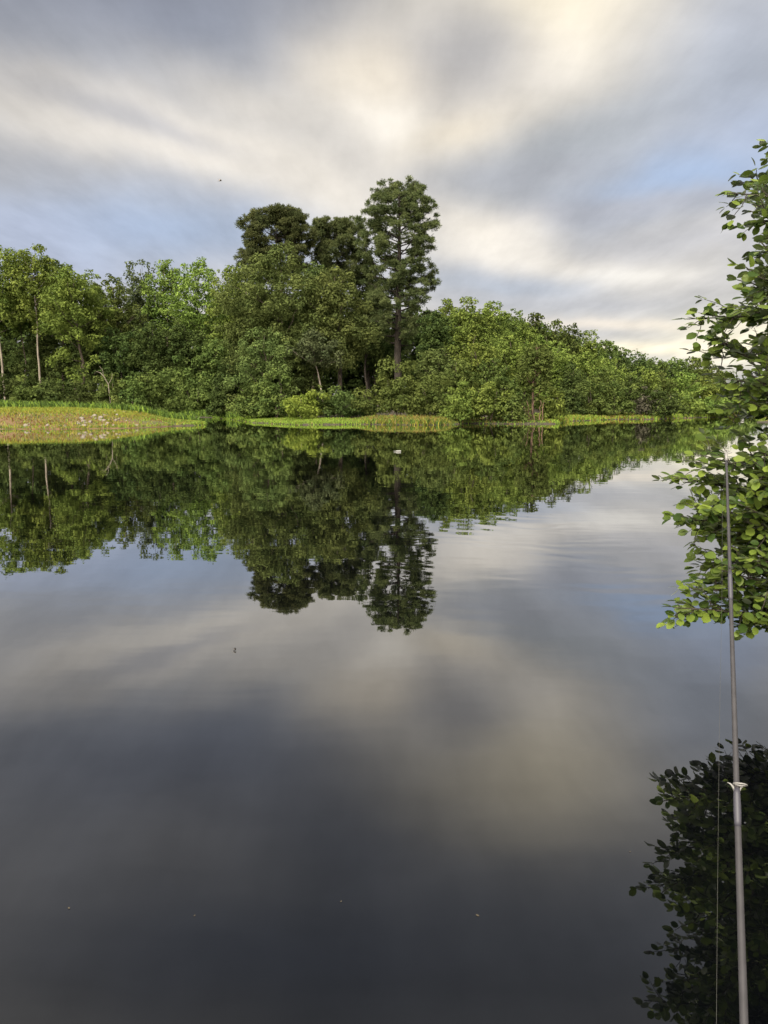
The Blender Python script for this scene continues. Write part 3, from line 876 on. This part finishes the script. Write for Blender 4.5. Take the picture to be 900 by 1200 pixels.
# ------------------------------------------------------------------ fishing rod propped on the near bank
def rod():
    def cp(px, py, dep):
        x, y = (px - 450) / F * dep, (600 - py) / F * dep
        return np.array([x, dep * CP + y * SP, CAM_H + y * CP - dep * SP])
    tip = cp(851, 531, 1.30); mid = cp(872, 1200, .92)
    ax = unit(tip - mid)
    butt = tip - ax * ((tip[2] - .16) / ax[2])
    LN = np.linalg.norm(tip - butt)
    t = thing('fishing_rod', 'grey fishing rod propped upright on the near bank before the alder leaves', 'fishing rod', tuple(butt))
    O = butt
    P = lambda s: butt + ax * s - O                     # s metres up from the butt, local
    bow = unit(np.cross(ax, [0, 1, 0]))
    m, nt = new_mat('rod_blank')
    b = N(nt, 'ShaderNodeBsdfPrincipled'); b.inputs['Roughness'].default_value = .5; b.inputs['Specular IOR Level'].default_value = .12; b.inputs['Metallic'].default_value = .0
    n = N(nt, 'ShaderNodeTexNoise'); n.inputs['Scale'].default_value = 60; n.inputs['Detail'].default_value = 5
    c = N(nt, 'ShaderNodeValToRGB'); c.color_ramp.elements[0].color = (.032, .031, .035, 1); c.color_ramp.elements[1].color = (.062, .060, .067, 1)
    tcd = N(nt, 'ShaderNodeTexCoord'); o = N(nt, 'ShaderNodeOutputMaterial')
    nt.links.new(tcd.outputs['Object'], n.inputs['Vector']); nt.links.new(n.outputs['Fac'], c.inputs[0]); nt.links.new(c.outputs[0], b.inputs['Base Color']); nt.links.new(b.outputs[0], o.inputs[0])
    ss = np.linspace(.3, LN, 24)
    wid = lambda s: np.interp(s, [0, LN - np.linalg.norm(tip - mid), LN], [.0064, .0052, .0019])
    mb = MB(); mb.tube(np.array([P(s) for s in ss]), [wid(s) for s in ss], 16); mb.build('blank', m, t)
    cork = plain('cork', (.42, .29, .17), .8)
    mb = MB(); sv = np.array([0, .01, .06, .2, .28, .33, .345]); mb.tube(np.array([P(s) for s in sv]), [.010, .014, .013, .011, .013, .011, .008], 18); mb.build('handle', cork, t)
    steel = plain('guide_steel', (.25, .245, .24), .35)
    sd = unit(np.array([ray(840, 900)[0] * 0 - 1.0, 0, 0]) - ax * np.dot([-1.0, 0, 0], ax))      # the side the guides and the line hang on
    fw = unit(np.cross(ax, sd))
    def s_at(py):
        best = min(np.linspace(.5, LN, 600), key=lambda s: abs(proj(butt + ax * s)[1] - py))
        return best
    def proj(p):
        v = p - np.array([0, 0, CAM_H])
        zc = v[1] * CP - v[2] * SP; yc = v[1] * SP + v[2] * CP
        return 450 + F * v[0] / zc, 600 - F * yc / zc
    def ring(c, nrm, r, tr, seg=20, sub=8):
        a = unit(np.cross(nrm, [.3, .2, .9])); b_ = np.cross(nrm, a)
        th = np.linspace(0, 2 * math.pi, seg, endpoint=False); ph = np.linspace(0, 2 * math.pi, sub, endpoint=False)
        V = np.array([c + (a * math.cos(x) + b_ * math.sin(x)) * (r + tr * math.cos(y)) + nrm * tr * math.sin(y) for x in th for y in ph])
        i = np.arange(seg)[:, None]; j = np.arange(sub)[None]; i2 = (i + 1) % seg; j2 = (j + 1) % sub
        return V, np.stack([i * sub + j, i2 * sub + j, i2 * sub + j2, i * sub + j2], -1).reshape(-1, 4)
    wrap = plain('thread_wrap', (.05, .049, .066), .5)
    knots = []
    for py, rr in ((667, .0034), (920, .0085)):
        s = s_at(py); w = wid(s)
        mb = MB()
        c_ = P(s) + fw * (w + rr * .9)
        mb.add(*ring(c_, ax, rr, .0012 if rr > .005 else .0006))
        for q in (-1, 1) if rr > .005 else ():      # the ring's two feet spread to both sides of the blank
            mb.tube(np.array([P(s - .009) + sd * q * w * .8, P(s - .002) + sd * q * (w + .0012), P(s + .001) + sd * q * (w + .005), P(s + .002) + sd * q * (w + .009)]), [.0006, .0020, .0011, .0003], 8)
        g = mb.build('guide', steel if rr > .005 else DARKP, t)
        mb = MB(); sv = np.linspace(s - .055, s - .004, 8); mb.tube(np.array([P(x) for x in sv]), [wid(x) + .0009 * math.sin(math.pi * (k + .6) / 8) for k, x in enumerate(sv)], 16)
        mb.build('thread_wrap', wrap, t)
    mb = MB()
    mb.add(*ring(P(LN) + ax * .004, unit(fw + ax * .4), .0034, .0007)); mb.tube(np.array([P(LN - .016), P(LN)]), [.0025, .0025], 12)
    mb.tube(np.array([P(LN) - sd * .004, P(LN) - sd * .010 + ax * .003]), [.001, .0006], 6)
    mb.tube(np.array([P(LN) + sd * .004, P(LN) + sd * .012 + ax * .003]), [.001, .0006], 6)
    mb.build('tip_guide', steel, t)
    # slack line from the tip down beside the blank to the reel
    lm, nt = new_mat('nylon_line'); b = N(nt, 'ShaderNodeBsdfPrincipled'); b.inputs['Base Color'].default_value = (.05, .05, .045, 1); b.inputs['Roughness'].default_value = .4
    o = N(nt, 'ShaderNodeOutputMaterial'); nt.links.new(b.outputs[0], o.inputs[0])
    def side(py, px):
        q = cp(px, py, np.interp(py, [531, 1200], [1.30, .92])); return q - O
    reel_c = P(.36) + sd * .055
    pts = [P(LN) + ax * .004, side(600, 846.5), side(700, 846), side(860, 843), side(1030, 841), side(1200, 839.5), P(.5) + sd * .05, reel_c]
    mb = MB(); mb.tube(np.array(pts), [.00017] * len(pts), 6); mb.build('fishing_line', lm, t)
    mb = MB(); mb.tube(np.array([P(.30) + sd * .008, P(.33) + sd * .03, reel_c]), [.006, .005, .008], 10)
    mb.tube(np.array([reel_c - ax * .04, reel_c - ax * .03, reel_c + ax * .0, reel_c + ax * .03]), [.010, .022, .024, .020], 18)
    rl = mb.build('reel', DARKP, t)
    mb = MB(); mb.tube(np.array([reel_c + ax * .03, reel_c + ax * .032, reel_c + ax * .05, reel_c + ax * .053]), [.018, .014, .014, .019], 18); mb.build('spool', steel, rl)
    mb = MB(); mb.tube(np.array([reel_c - fw * .02, reel_c - fw * .05, reel_c - fw * .052 - ax * .04, reel_c - fw * .075 - ax * .04]), [.004, .004, .004, .009], 10); mb.build('crank', DARKP, rl)
rod()

# ------------------------------------------------------------------ near alder tree hanging in from the right
def alder():
    rng = np.random.default_rng(314)
    bx, by = 3.35, 3.9
    bz = hz(bx, by)
    t = thing('alder_tree', 'near alder tree leaning over the water at the right edge, oval leaves', 'tree', (bx, by, bz))
    O = np.array([bx, by, bz])
    mb = MB()
    tp = np.array([[0, 0, -.2], [-.08, .05, .6], [-.10, .12, 1.4], [.02, .1, 2.4], [.1, .15, 3.4], [.05, .2, 4.6]]) + O
    tr = np.array([.12, .10, .085, .07, .05, .03])
    mb.tube(tp - O, tr, 10)
    tpz = lambda z: np.array([np.interp(z, tp[:, 2], tp[:, k]) for k in range(3)])
    # (px, py, depth) of the branch ends, with real depths 3.2-4.9 m
    ends = [(892, 172, 4.1), (850, 226, 4.0), (868, 214, 4.3), (888, 262, 3.8), (882, 300, 4.2), (862, 328, 4.1), (872, 348, 3.7), (800, 374, 4.0), (842, 366, 4.3),
            (838, 398, 3.9), (834, 420, 4.2), (846, 444, 3.8), (858, 462, 4.2), (868, 474, 3.9), (880, 440, 3.6), (885, 405, 4.4), (895, 370, 3.8), (900, 320, 4.3),
            (905, 240, 4.1), (915, 430, 3.7), (880, 482, 4.3), (900, 460, 4.0), (862, 420, 4.4), (890, 480, 3.7),
            (778, 558, 3.9), (806, 548, 4.1), (832, 545, 3.8), (858, 546, 4.2), (794, 590, 3.7), (812, 612, 4.1), (794, 612, 3.9), (838, 632, 3.9), (855, 590, 3.6),
            (872, 575, 4.3), (890, 560, 3.9), (845, 575, 4.0), (870, 620, 3.7), (890, 640, 4.1), (905, 600, 3.8),
            (780, 712, 3.7), (800, 690, 3.9), (806, 655, 4.0), (832, 700, 3.8), (835, 668, 3.6), (866, 672, 4.0), (888, 700, 3.9), (899, 706, 3.6), (880, 655, 4.2), (915, 660, 3.8),
            (850, 650, 4.3), (825, 585, 4.2), (820, 715, 3.8)]
    listed = list(ends)
    for _ in range(44):     # the body of the tree beyond the frame's edge
        ends.append((rng.uniform(905, 1180), rng.uniform(150, 700), rng.uniform(3.3, 5.0)))
    for _ in range(36):     # and round its trunk and top
        ends.append((rng.uniform(1050, 1500), rng.uniform(-150, 620), rng.uniform(3.2, 5.2)))
    for _ in range(22):
        ends.append((rng.uniform(868, 965), rng.uniform(200, 485), rng.uniform(3.3, 4.9)))
    for _ in range(14):
        ends.append((rng.uniform(850, 950), rng.uniform(540, 660), rng.uniform(3.5, 4.6)))
    Lp, Ld, Ln, Ls = [], [], [], []
    tw = MB()
    def leaves_on(Q, spacing, s0):
        seg = np.linalg.norm(np.diff(Q, axis=0), axis=1); cum = np.concatenate([[0], np.cumsum(seg)])
        s = s0 * cum[-1]; k = 0
        while s < cum[-1]:
            p = np.array([np.interp(s, cum, Q[:, j]) for j in range(3)])
            q = np.array([np.interp(min(s + .02, cum[-1] + 1e-3), cum, Q[:, j]) for j in range(3)])
            dr = unit(q - p + 1e-6)
            sd = unit(np.cross(dr, [0, 0, 1.0])) * (1 if k % 2 else -1)
            d = unit(dr * rng.uniform(.3, .9) + sd * rng.uniform(.5, 1.0) + np.array([0, 0, rng.uniform(-.35, .45)]))
            nn = unit(np.array([0, -.15, 1.0]) + rng.normal(0, .48, 3))
            Lp.append(p); Ld.append(d); Ln.append(nn); Ls.append(.034 + .044 * rng.beta(1.6, 1.8))
            s += spacing * rng.uniform(.6, 1.5); k += 1
        for _ in range(2):      # tip pair
            Lp.append(Q[-1]); Ld.append(unit(dr + rng.normal(0, .35, 3))); Ln.append(unit(np.array([0, -.1, 1.0]) + rng.normal(0, .4, 3))); Ls.append(rng.uniform(.040, .062))
    ends = [q for q in ends if not (468 < q[1] < 556 and q[0] < 990 and q not in listed)]
    for px, py, Y in ends:
        e = at(px + (10 if py > 500 else 2), py, Y)
        if e[2] < .25: e[2] = .25
        hd = math.hypot(e[0] - bx, e[1] - by)
        z0 = float(np.clip(e[2] - hd * rng.uniform(-.05, .5), bz + .35, bz + 4.2))
        b = tpz(z0)
        n = 10
        Q = wander(rng, b, e, n, .025)
        sag = hd * rng.uniform(-.06, .10)
        Q[:, 2] += sag * np.sin(np.linspace(0, math.pi, n))
        mb.tube(Q - O, np.linspace(.009 + .004 * hd, .0026, n), 6)
        leaves_on(Q, .030, .55)
        ln = np.linalg.norm(e - b)
        nt_ = int(ln * 19)
        for i in range(nt_):
            s = rng.uniform(.35, .97)
            p = np.array([np.interp(s, np.linspace(0, 1, n), Q[:, j]) for j in range(3)])
            dr = unit(Q[min(n - 1, int(s * n) + 1)] - Q[max(0, int(s * n) - 1)] + 1e-6)
            d = unit(dr * .7 + unit(rng.normal(size=3)) * .75 + np.array([0, 0, .12]))
            tl = rng.uniform(.10, .26) * (1.25 - s * .5)
            W = wander(rng, p, p + d * tl, 5, .008)
            W[:, 2] += .05 * tl * np.sin(np.linspace(0, math.pi, 5))
            tw.tube(W - O, np.linspace(.0032, .0013, 5), 5)
            leaves_on(W, .025, .10)
    mb.build('trunk', BARK['dark'], t)
    tw.build('twigs', BARK['dark'], t)
    Lp, Ld, Ln, Ls = map(np.array, (Lp, Ld, Ln, Ls))
    n = len(Lp)
    Ld = unit(Ld - Ln * np.sum(Ld * Ln, 1, keepdims=True) * .85)
    b = unit(np.cross(Ln, Ld)); nn = unit(np.cross(Ld, b))
    # an oval leaf: stalk, midrib in 5 points, folded halves
    tt = np.array([0, .22, .5, .78, 1.0]); ww = np.array([.03, .27, .36, .28, .0])
    st = .16
    curl = rng.uniform(-.10, .22, n)[:, None]
    fold = rng.uniform(.05, .30, n)[:, None]
    rows = []
    for k in range(5):
        s = st + tt[k]
        mid = Lp + Ld * (s * Ls[:, None]) - nn * (curl * tt[k] ** 2 * Ls[:, None])
        rows.append(mid)
    for k in (1, 2, 3):
        for q in (-1, 1):
            rows.append(rows[k] + b * q * (ww[k] * Ls[:, None]) + nn * (fold * ww[k] * Ls[:, None]))
    rows.append(Lp)                                        # 11 stalk root
    V = np.stack(rows, 1)                                  # n,12,3   0-4 mid, 5,6 7,8 9,10 sides, 11 stalk
    idx = np.arange(n)[:, None] * 12
    tri = np.array([[0, 5, 1], [0, 1, 6], [4, 3, 9], [4, 10, 3]])
    qd = np.array([[1, 5, 7, 2], [1, 2, 8, 6], [2, 7, 9, 3], [2, 3, 10, 8]])
    Tt = (idx[:, None] + tri[None]).reshape(-1, 3); Qq = (idx[:, None] + qd[None]).reshape(-1, 4)
    tint = np.clip(rng.normal(.38, .34, n), 0, 1)
    tn = np.concatenate([np.repeat(tint, 4), np.repeat(tint, 4)])
    lm = leaf_mat('leaf_alder', (.050, .092, .018), (.230, .310, .050), trans=.30, gloss=.6, hue=0)
    mesh('leaves', V.reshape(-1, 3) - O, [Qq, Tt], lm, t, True, {'tint': ('FLOAT', 'FACE', tn)})
    print('alder leaves', n)
alder()

# ------------------------------------------------------------------ sky and light
EXPOSURE = .35
SUN_EL, SUN_AZ = R(42), R(208)      # azimuth clockwise from +Y (the way the camera looks): behind, to the left
def sky():
    w = bpy.data.worlds.new('World')
    SC.world = w
    w.use_nodes = True
    nt = w.node_tree
    nt.nodes.clear()
    L = nt.links.new
    sk = N(nt, 'ShaderNodeTexSky', sky_type='NISHITA')
    sk.sun_disc = False
    sk.sun_elevation = SUN_EL
    sk.sun_rotation = SUN_AZ
    tc = N(nt, 'ShaderNodeTexCoord')
    sx = N(nt, 'ShaderNodeSeparateXYZ'); L(tc.outputs['Generated'], sx.inputs[0])
    def M(op, a, b=None, c=None, clamp=False):
        n = N(nt, 'ShaderNodeMath', operation=op); n.use_clamp = clamp
        for i, v in enumerate((a, b, c)):
            if v is None: continue
            if hasattr(v, 'is_linked') or hasattr(v, 'links'): L(v, n.inputs[i])
            else: n.inputs[i].default_value = v
        return n.outputs[0]
    x, y, z = sx.outputs
    front = M('SMOOTH_MAX', y, .12, .1)
    u = M('DIVIDE', x, front); v = M('DIVIDE', z, front)
    # streaks: the cloud sheet drifts along one direction, so blur it along that line
    zz = M('ADD', M('MAXIMUM', z, 0.0), .10)
    pu = M('DIVIDE', x, zz); pv = M('DIVIDE', y, zz)
    cb = N(nt, 'ShaderNodeCombineXYZ'); L(pu, cb.inputs[0]); L(pv, cb.inputs[1])
    mp = N(nt, 'ShaderNodeMapping'); mp.inputs['Rotation'].default_value = (0, 0, R(6)); mp.inputs['Scale'].default_value = (1.15, .26, 1)
    L(cb.outputs[0], mp.inputs[0])
    n1 = N(nt, 'ShaderNodeTexNoise'); n1.inputs['Scale'].default_value = 1.5; n1.inputs['Detail'].default_value = 2.6; n1.inputs['Roughness'].default_value = .45
    L(mp.outputs[0], n1.inputs['Vector'])
    cbu = N(nt, 'ShaderNodeCombineXYZ'); L(u, cbu.inputs[0]); L(v, cbu.inputs[1])
    nw = N(nt, 'ShaderNodeTexNoise'); nw.inputs['Scale'].default_value = 3.2; nw.inputs['Detail'].default_value = 4.0
    L(cbu.outputs[0], nw.inputs['Vector'])
    wp = N(nt, 'ShaderNodeVectorMath', operation='MULTIPLY_ADD'); wp.inputs[1].default_value = (.13, .10, 0); L(nw.outputs['Color'], wp.inputs[0])
    off = N(nt, 'ShaderNodeVectorMath', operation='SUBTRACT'); off.inputs[1].default_value = (.065, .05, 0); L(cbu.outputs[0], off.inputs[0])
    L(off.outputs[0], wp.inputs[2])
    UV = wp.outputs[0]
    K = 10.0     # the background runs at 0.1
    def c10(rgb):
        k = 1.22 * K / 2 ** EXPOSURE
        c = lin(*rgb); return (c[0] * k, c[1] * k, c[2] * k, 1)
    cr = N(nt, 'ShaderNodeValToRGB')
    cr.color_ramp.elements[0].position = .30; cr.color_ramp.elements[1].position = .72
    cr.color_ramp.elements[0].color = lin(168, 169, 173); cr.color_ramp.elements[1].color = lin(220, 214, 205)
    L(n1.outputs['Fac'], cr.inputs[0])
    sc = N(nt, 'ShaderNodeVectorMath', operation='SCALE'); sc.inputs['Scale'].default_value = 1.12 * K / 2 ** EXPOSURE; L(cr.outputs[0], sc.inputs[0])
    cur = sc.outputs[0]
    # (px, py, half-length, half-width, angle in the picture (down to the right +), colour, strength)
    CREAM, BRIGHT, GREY, BLUE, SLATE, WARM = (226, 218, 205), (240, 234, 223), (170, 171, 172), (150, 173, 206), (158, 163, 169), (246, 235, 210)
    blobs = [
        (150, 40, 340, 80, 10, (182, 184, 188), .75), (215, 8, 150, 44, 8, (158, 166, 180), .8), (40, 10, 90, 30, 0, (178, 181, 186), .6), (450, 300, 600, 120, 0, (180, 179, 182), .35),
        (200, 88, 170, 24, 14, GREY, .75), (40, 118, 130, 32, 16, CREAM, .8), (270, 118, 110, 28, 20, CREAM, .7), (230, 175, 230, 30, 17, CREAM, .9), (345, 222, 150, 34, 14, CREAM, .8),
        (150, 148, 130, 13, 17, (172, 171, 174), .7), (90, 205, 200, 22, 10, (165, 166, 170), .8), (170, 268, 200, 36, 5, (154, 172, 200), .85), (20, 262, 120, 30, 4, (168, 176, 196), .8),
        (415, 70, 130, 62, 70, CREAM, .9), (400, 90, 60, 40, 30, BRIGHT, .6), (476, 152, 60, 36, 30, BRIGHT, .8), (345, 10, 100, 40, 20, (176, 176, 178), .7),
        (538, 50, 130, 26, 104, (158, 158, 160), .7), (520, 105, 60, 22, 60, (160, 160, 164), .5), (450, 195, 60, 20, 0, (186, 182, 178), .5), (580, 150, 90, 30, -18, (234, 220, 194), .95), (655, 55, 110, 46, -48, (224, 217, 207), .95), (770, 0, 130, 40, -25, (204, 201, 200), .7),
        (715, 148, 190, 44, -26, SLATE, .95), (840, 80, 120, 50, -22, (162, 167, 176), .8), (870, 15, 90, 30, -15, (176, 178, 186), .8), (812, 208, 120, 30, -10, BLUE, .9), (890, 150, 80, 40, -10, (152, 165, 190), .8),
        (620, 212, 110, 22, -4, (160, 162, 168), .85), (740, 246, 190, 14, -4, (166, 167, 174), .8),
        (565, 268, 80, 22, 8, CREAM, .9), (660, 305, 130, 15, 7, CREAM, .85), (745, 318, 70, 9, 4, BRIGHT, .8), (585, 328, 110, 17, 1, (170, 176, 187), .85),
        (820, 285, 120, 18, -4, (182, 181, 184), .7), (690, 348, 170, 9, 2, (176, 176, 180), .8), (720, 374, 150, 7, 2, (224, 213, 199), .8), (760, 391, 130, 5, 1, (188, 185, 183), .8),
        (780, 405, 190, 8, 1, WARM, .95), (890, 402, 110, 36, 0, (248, 238, 208), .8), (860, 335, 120, 16, 0, (200, 196, 192), .6), (40, 305, 160, 22, 3, (172, 182, 206), .6)]
    def blob(cx, cy, a, b, ang, col, k):
        nonlocal cur
        m = N(nt, 'ShaderNodeMapping', vector_type='TEXTURE')
        m.inputs['Location'].default_value = (cx, cy, 0); m.inputs['Rotation'].default_value = (0, 0, ang); m.inputs['Scale'].default_value = (a, b, 1)
        L(UV, m.inputs[0])
        dt = N(nt, 'ShaderNodeVectorMath', operation='DOT_PRODUCT'); L(m.outputs[0], dt.inputs[0]); L(m.outputs[0], dt.inputs[1])
        e = M('POWER', 2.718, M('MULTIPLY', M('POWER', dt.outputs['Value'], 1.05), -.9))
        fac = M('MULTIPLY', e, k, clamp=True)
        mx = N(nt, 'ShaderNodeMix', data_type='RGBA'); L(fac, mx.inputs['Factor']); L(cur, mx.inputs['A']); mx.inputs['B'].default_value = c10(col)
        cur = mx.outputs['Result']
    for px, py, a, b, ang, col, k in blobs:
        d = ray(px, py)
        blob(d[0] / d[1], d[2] / d[1], a / F, b / F, -R(ang), col, k)
    # the sky above the frame, as the water shows it: reflected pixel -> direction
    high = [(190, 890, 290, 95, (122, 126, 138), .95), (430, 960, 130, 70, (122, 126, 138), .85), (60, 960, 200, 100, (150, 152, 160), .5), (640, 915, 150, 95, (244, 232, 206), 1.0), (450, 810, 90, 45, (228, 216, 196), .7),
            (545, 835, 60, 50, (150, 151, 158), .6), (800, 850, 100, 110, (165, 172, 186), .7), (330, 1120, 460, 130, (126, 131, 144), .95), (720, 1120, 180, 100, (142, 146, 156), .8)]
    for px, py, a, b, col, k in high:
        d = ray(px, py)
        s = d[1] ** 2
        blob(d[0] / d[1], -d[2] / d[1], a / F / d[1], b / F / s, 0, col, k)
    # thin streaks within the sheet
    mp2 = N(nt, 'ShaderNodeMapping'); mp2.inputs['Rotation'].default_value = (0, 0, R(6)); mp2.inputs['Scale'].default_value = (2.3, .80, 1); mp2.inputs['Location'].default_value = (3.7, 1.2, 0)
    L(cb.outputs[0], mp2.inputs[0])
    n3 = N(nt, 'ShaderNodeTexNoise'); n3.inputs['Scale'].default_value = 1.6; n3.inputs['Detail'].default_value = 6; n3.inputs['Roughness'].default_value = .6
    L(mp2.outputs[0], n3.inputs['Vector'])
    nv = N(nt, 'ShaderNodeTexNoise'); nv.inputs['Scale'].default_value = 5.5; nv.inputs['Detail'].default_value = 6; nv.inputs['Roughness'].default_value = .55
    mp3 = N(nt, 'ShaderNodeMapping'); mp3.inputs['Rotation'].default_value = (0, 0, R(14)); mp3.inputs['Scale'].default_value = (.45, 1.5, 1)
    L(UV, mp3.inputs[0]); L(mp3.outputs[0], nv.inputs['Vector'])
    ml = M('ADD', M('MULTIPLY_ADD', n3.outputs['Fac'], .72, .44), M('MULTIPLY', nv.outputs['Fac'], .50))
    sc2 = N(nt, 'ShaderNodeVectorMath', operation='SCALE'); L(cur, sc2.inputs[0]); L(ml, sc2.inputs['Scale'])
    cur = sc2.outputs[0]
    # unseen glow round the sun, added behind the camera to brighten the trees
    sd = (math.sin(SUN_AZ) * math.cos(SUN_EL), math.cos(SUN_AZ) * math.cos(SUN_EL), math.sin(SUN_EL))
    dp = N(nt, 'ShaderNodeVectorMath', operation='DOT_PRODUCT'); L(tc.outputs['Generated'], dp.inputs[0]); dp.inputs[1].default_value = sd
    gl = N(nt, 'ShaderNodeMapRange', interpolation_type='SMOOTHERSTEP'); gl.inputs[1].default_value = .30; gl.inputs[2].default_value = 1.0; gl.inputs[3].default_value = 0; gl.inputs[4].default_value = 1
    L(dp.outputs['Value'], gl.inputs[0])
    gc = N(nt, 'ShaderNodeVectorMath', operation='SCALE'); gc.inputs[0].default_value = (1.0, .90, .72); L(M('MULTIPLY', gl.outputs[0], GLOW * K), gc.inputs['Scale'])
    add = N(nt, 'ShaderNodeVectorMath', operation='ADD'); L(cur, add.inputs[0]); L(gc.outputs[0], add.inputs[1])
    # open sky shows a little through the thin sheet
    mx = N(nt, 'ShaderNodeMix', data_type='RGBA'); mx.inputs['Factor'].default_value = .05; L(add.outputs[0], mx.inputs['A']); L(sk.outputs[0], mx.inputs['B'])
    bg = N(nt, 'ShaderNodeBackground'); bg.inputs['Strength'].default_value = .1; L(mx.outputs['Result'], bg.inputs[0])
    out = N(nt, 'ShaderNodeOutputWorld'); L(bg.outputs[0], out.inputs[0])
    w.cycles.sampling_method = 'MANUAL'; w.cycles.sample_map_resolution = 512
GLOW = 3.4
sky()
sl = bpy.data.lights.new('sun', 'SUN'); sl.energy = 2.1; sl.angle = R(10); sl.color = (1.0, .93, .80)
so = bpy.data.objects.new('sun', sl); COL.objects.link(so)
dv = Vector((math.sin(SUN_AZ) * math.cos(SUN_EL), math.cos(SUN_AZ) * math.cos(SUN_EL), math.sin(SUN_EL)))
so.rotation_euler = dv.to_track_quat('Z', 'Y').to_euler()

# ------------------------------------------------------------------ render settings
SC.render.engine = 'CYCLES'
SC.view_settings.view_transform = 'Standard'
SC.view_settings.look = 'None'
SC.view_settings.exposure = EXPOSURE
SC.view_settings.gamma = 1.0
SC.view_settings.use_curve_mapping = False
c = SC.cycles
c.max_bounces = 6; c.diffuse_bounces = 3; c.glossy_bounces = 3; c.transmission_bounces = 3; c.transparent_max_bounces = 4
c.use_adaptive_sampling = True; c.adaptive_threshold = .02
c.use_denoising = True
c.caustics_reflective = False; c.caustics_refractive = False
print('leaf faces', N_LEAF, 'objects', len(bpy.data.objects))
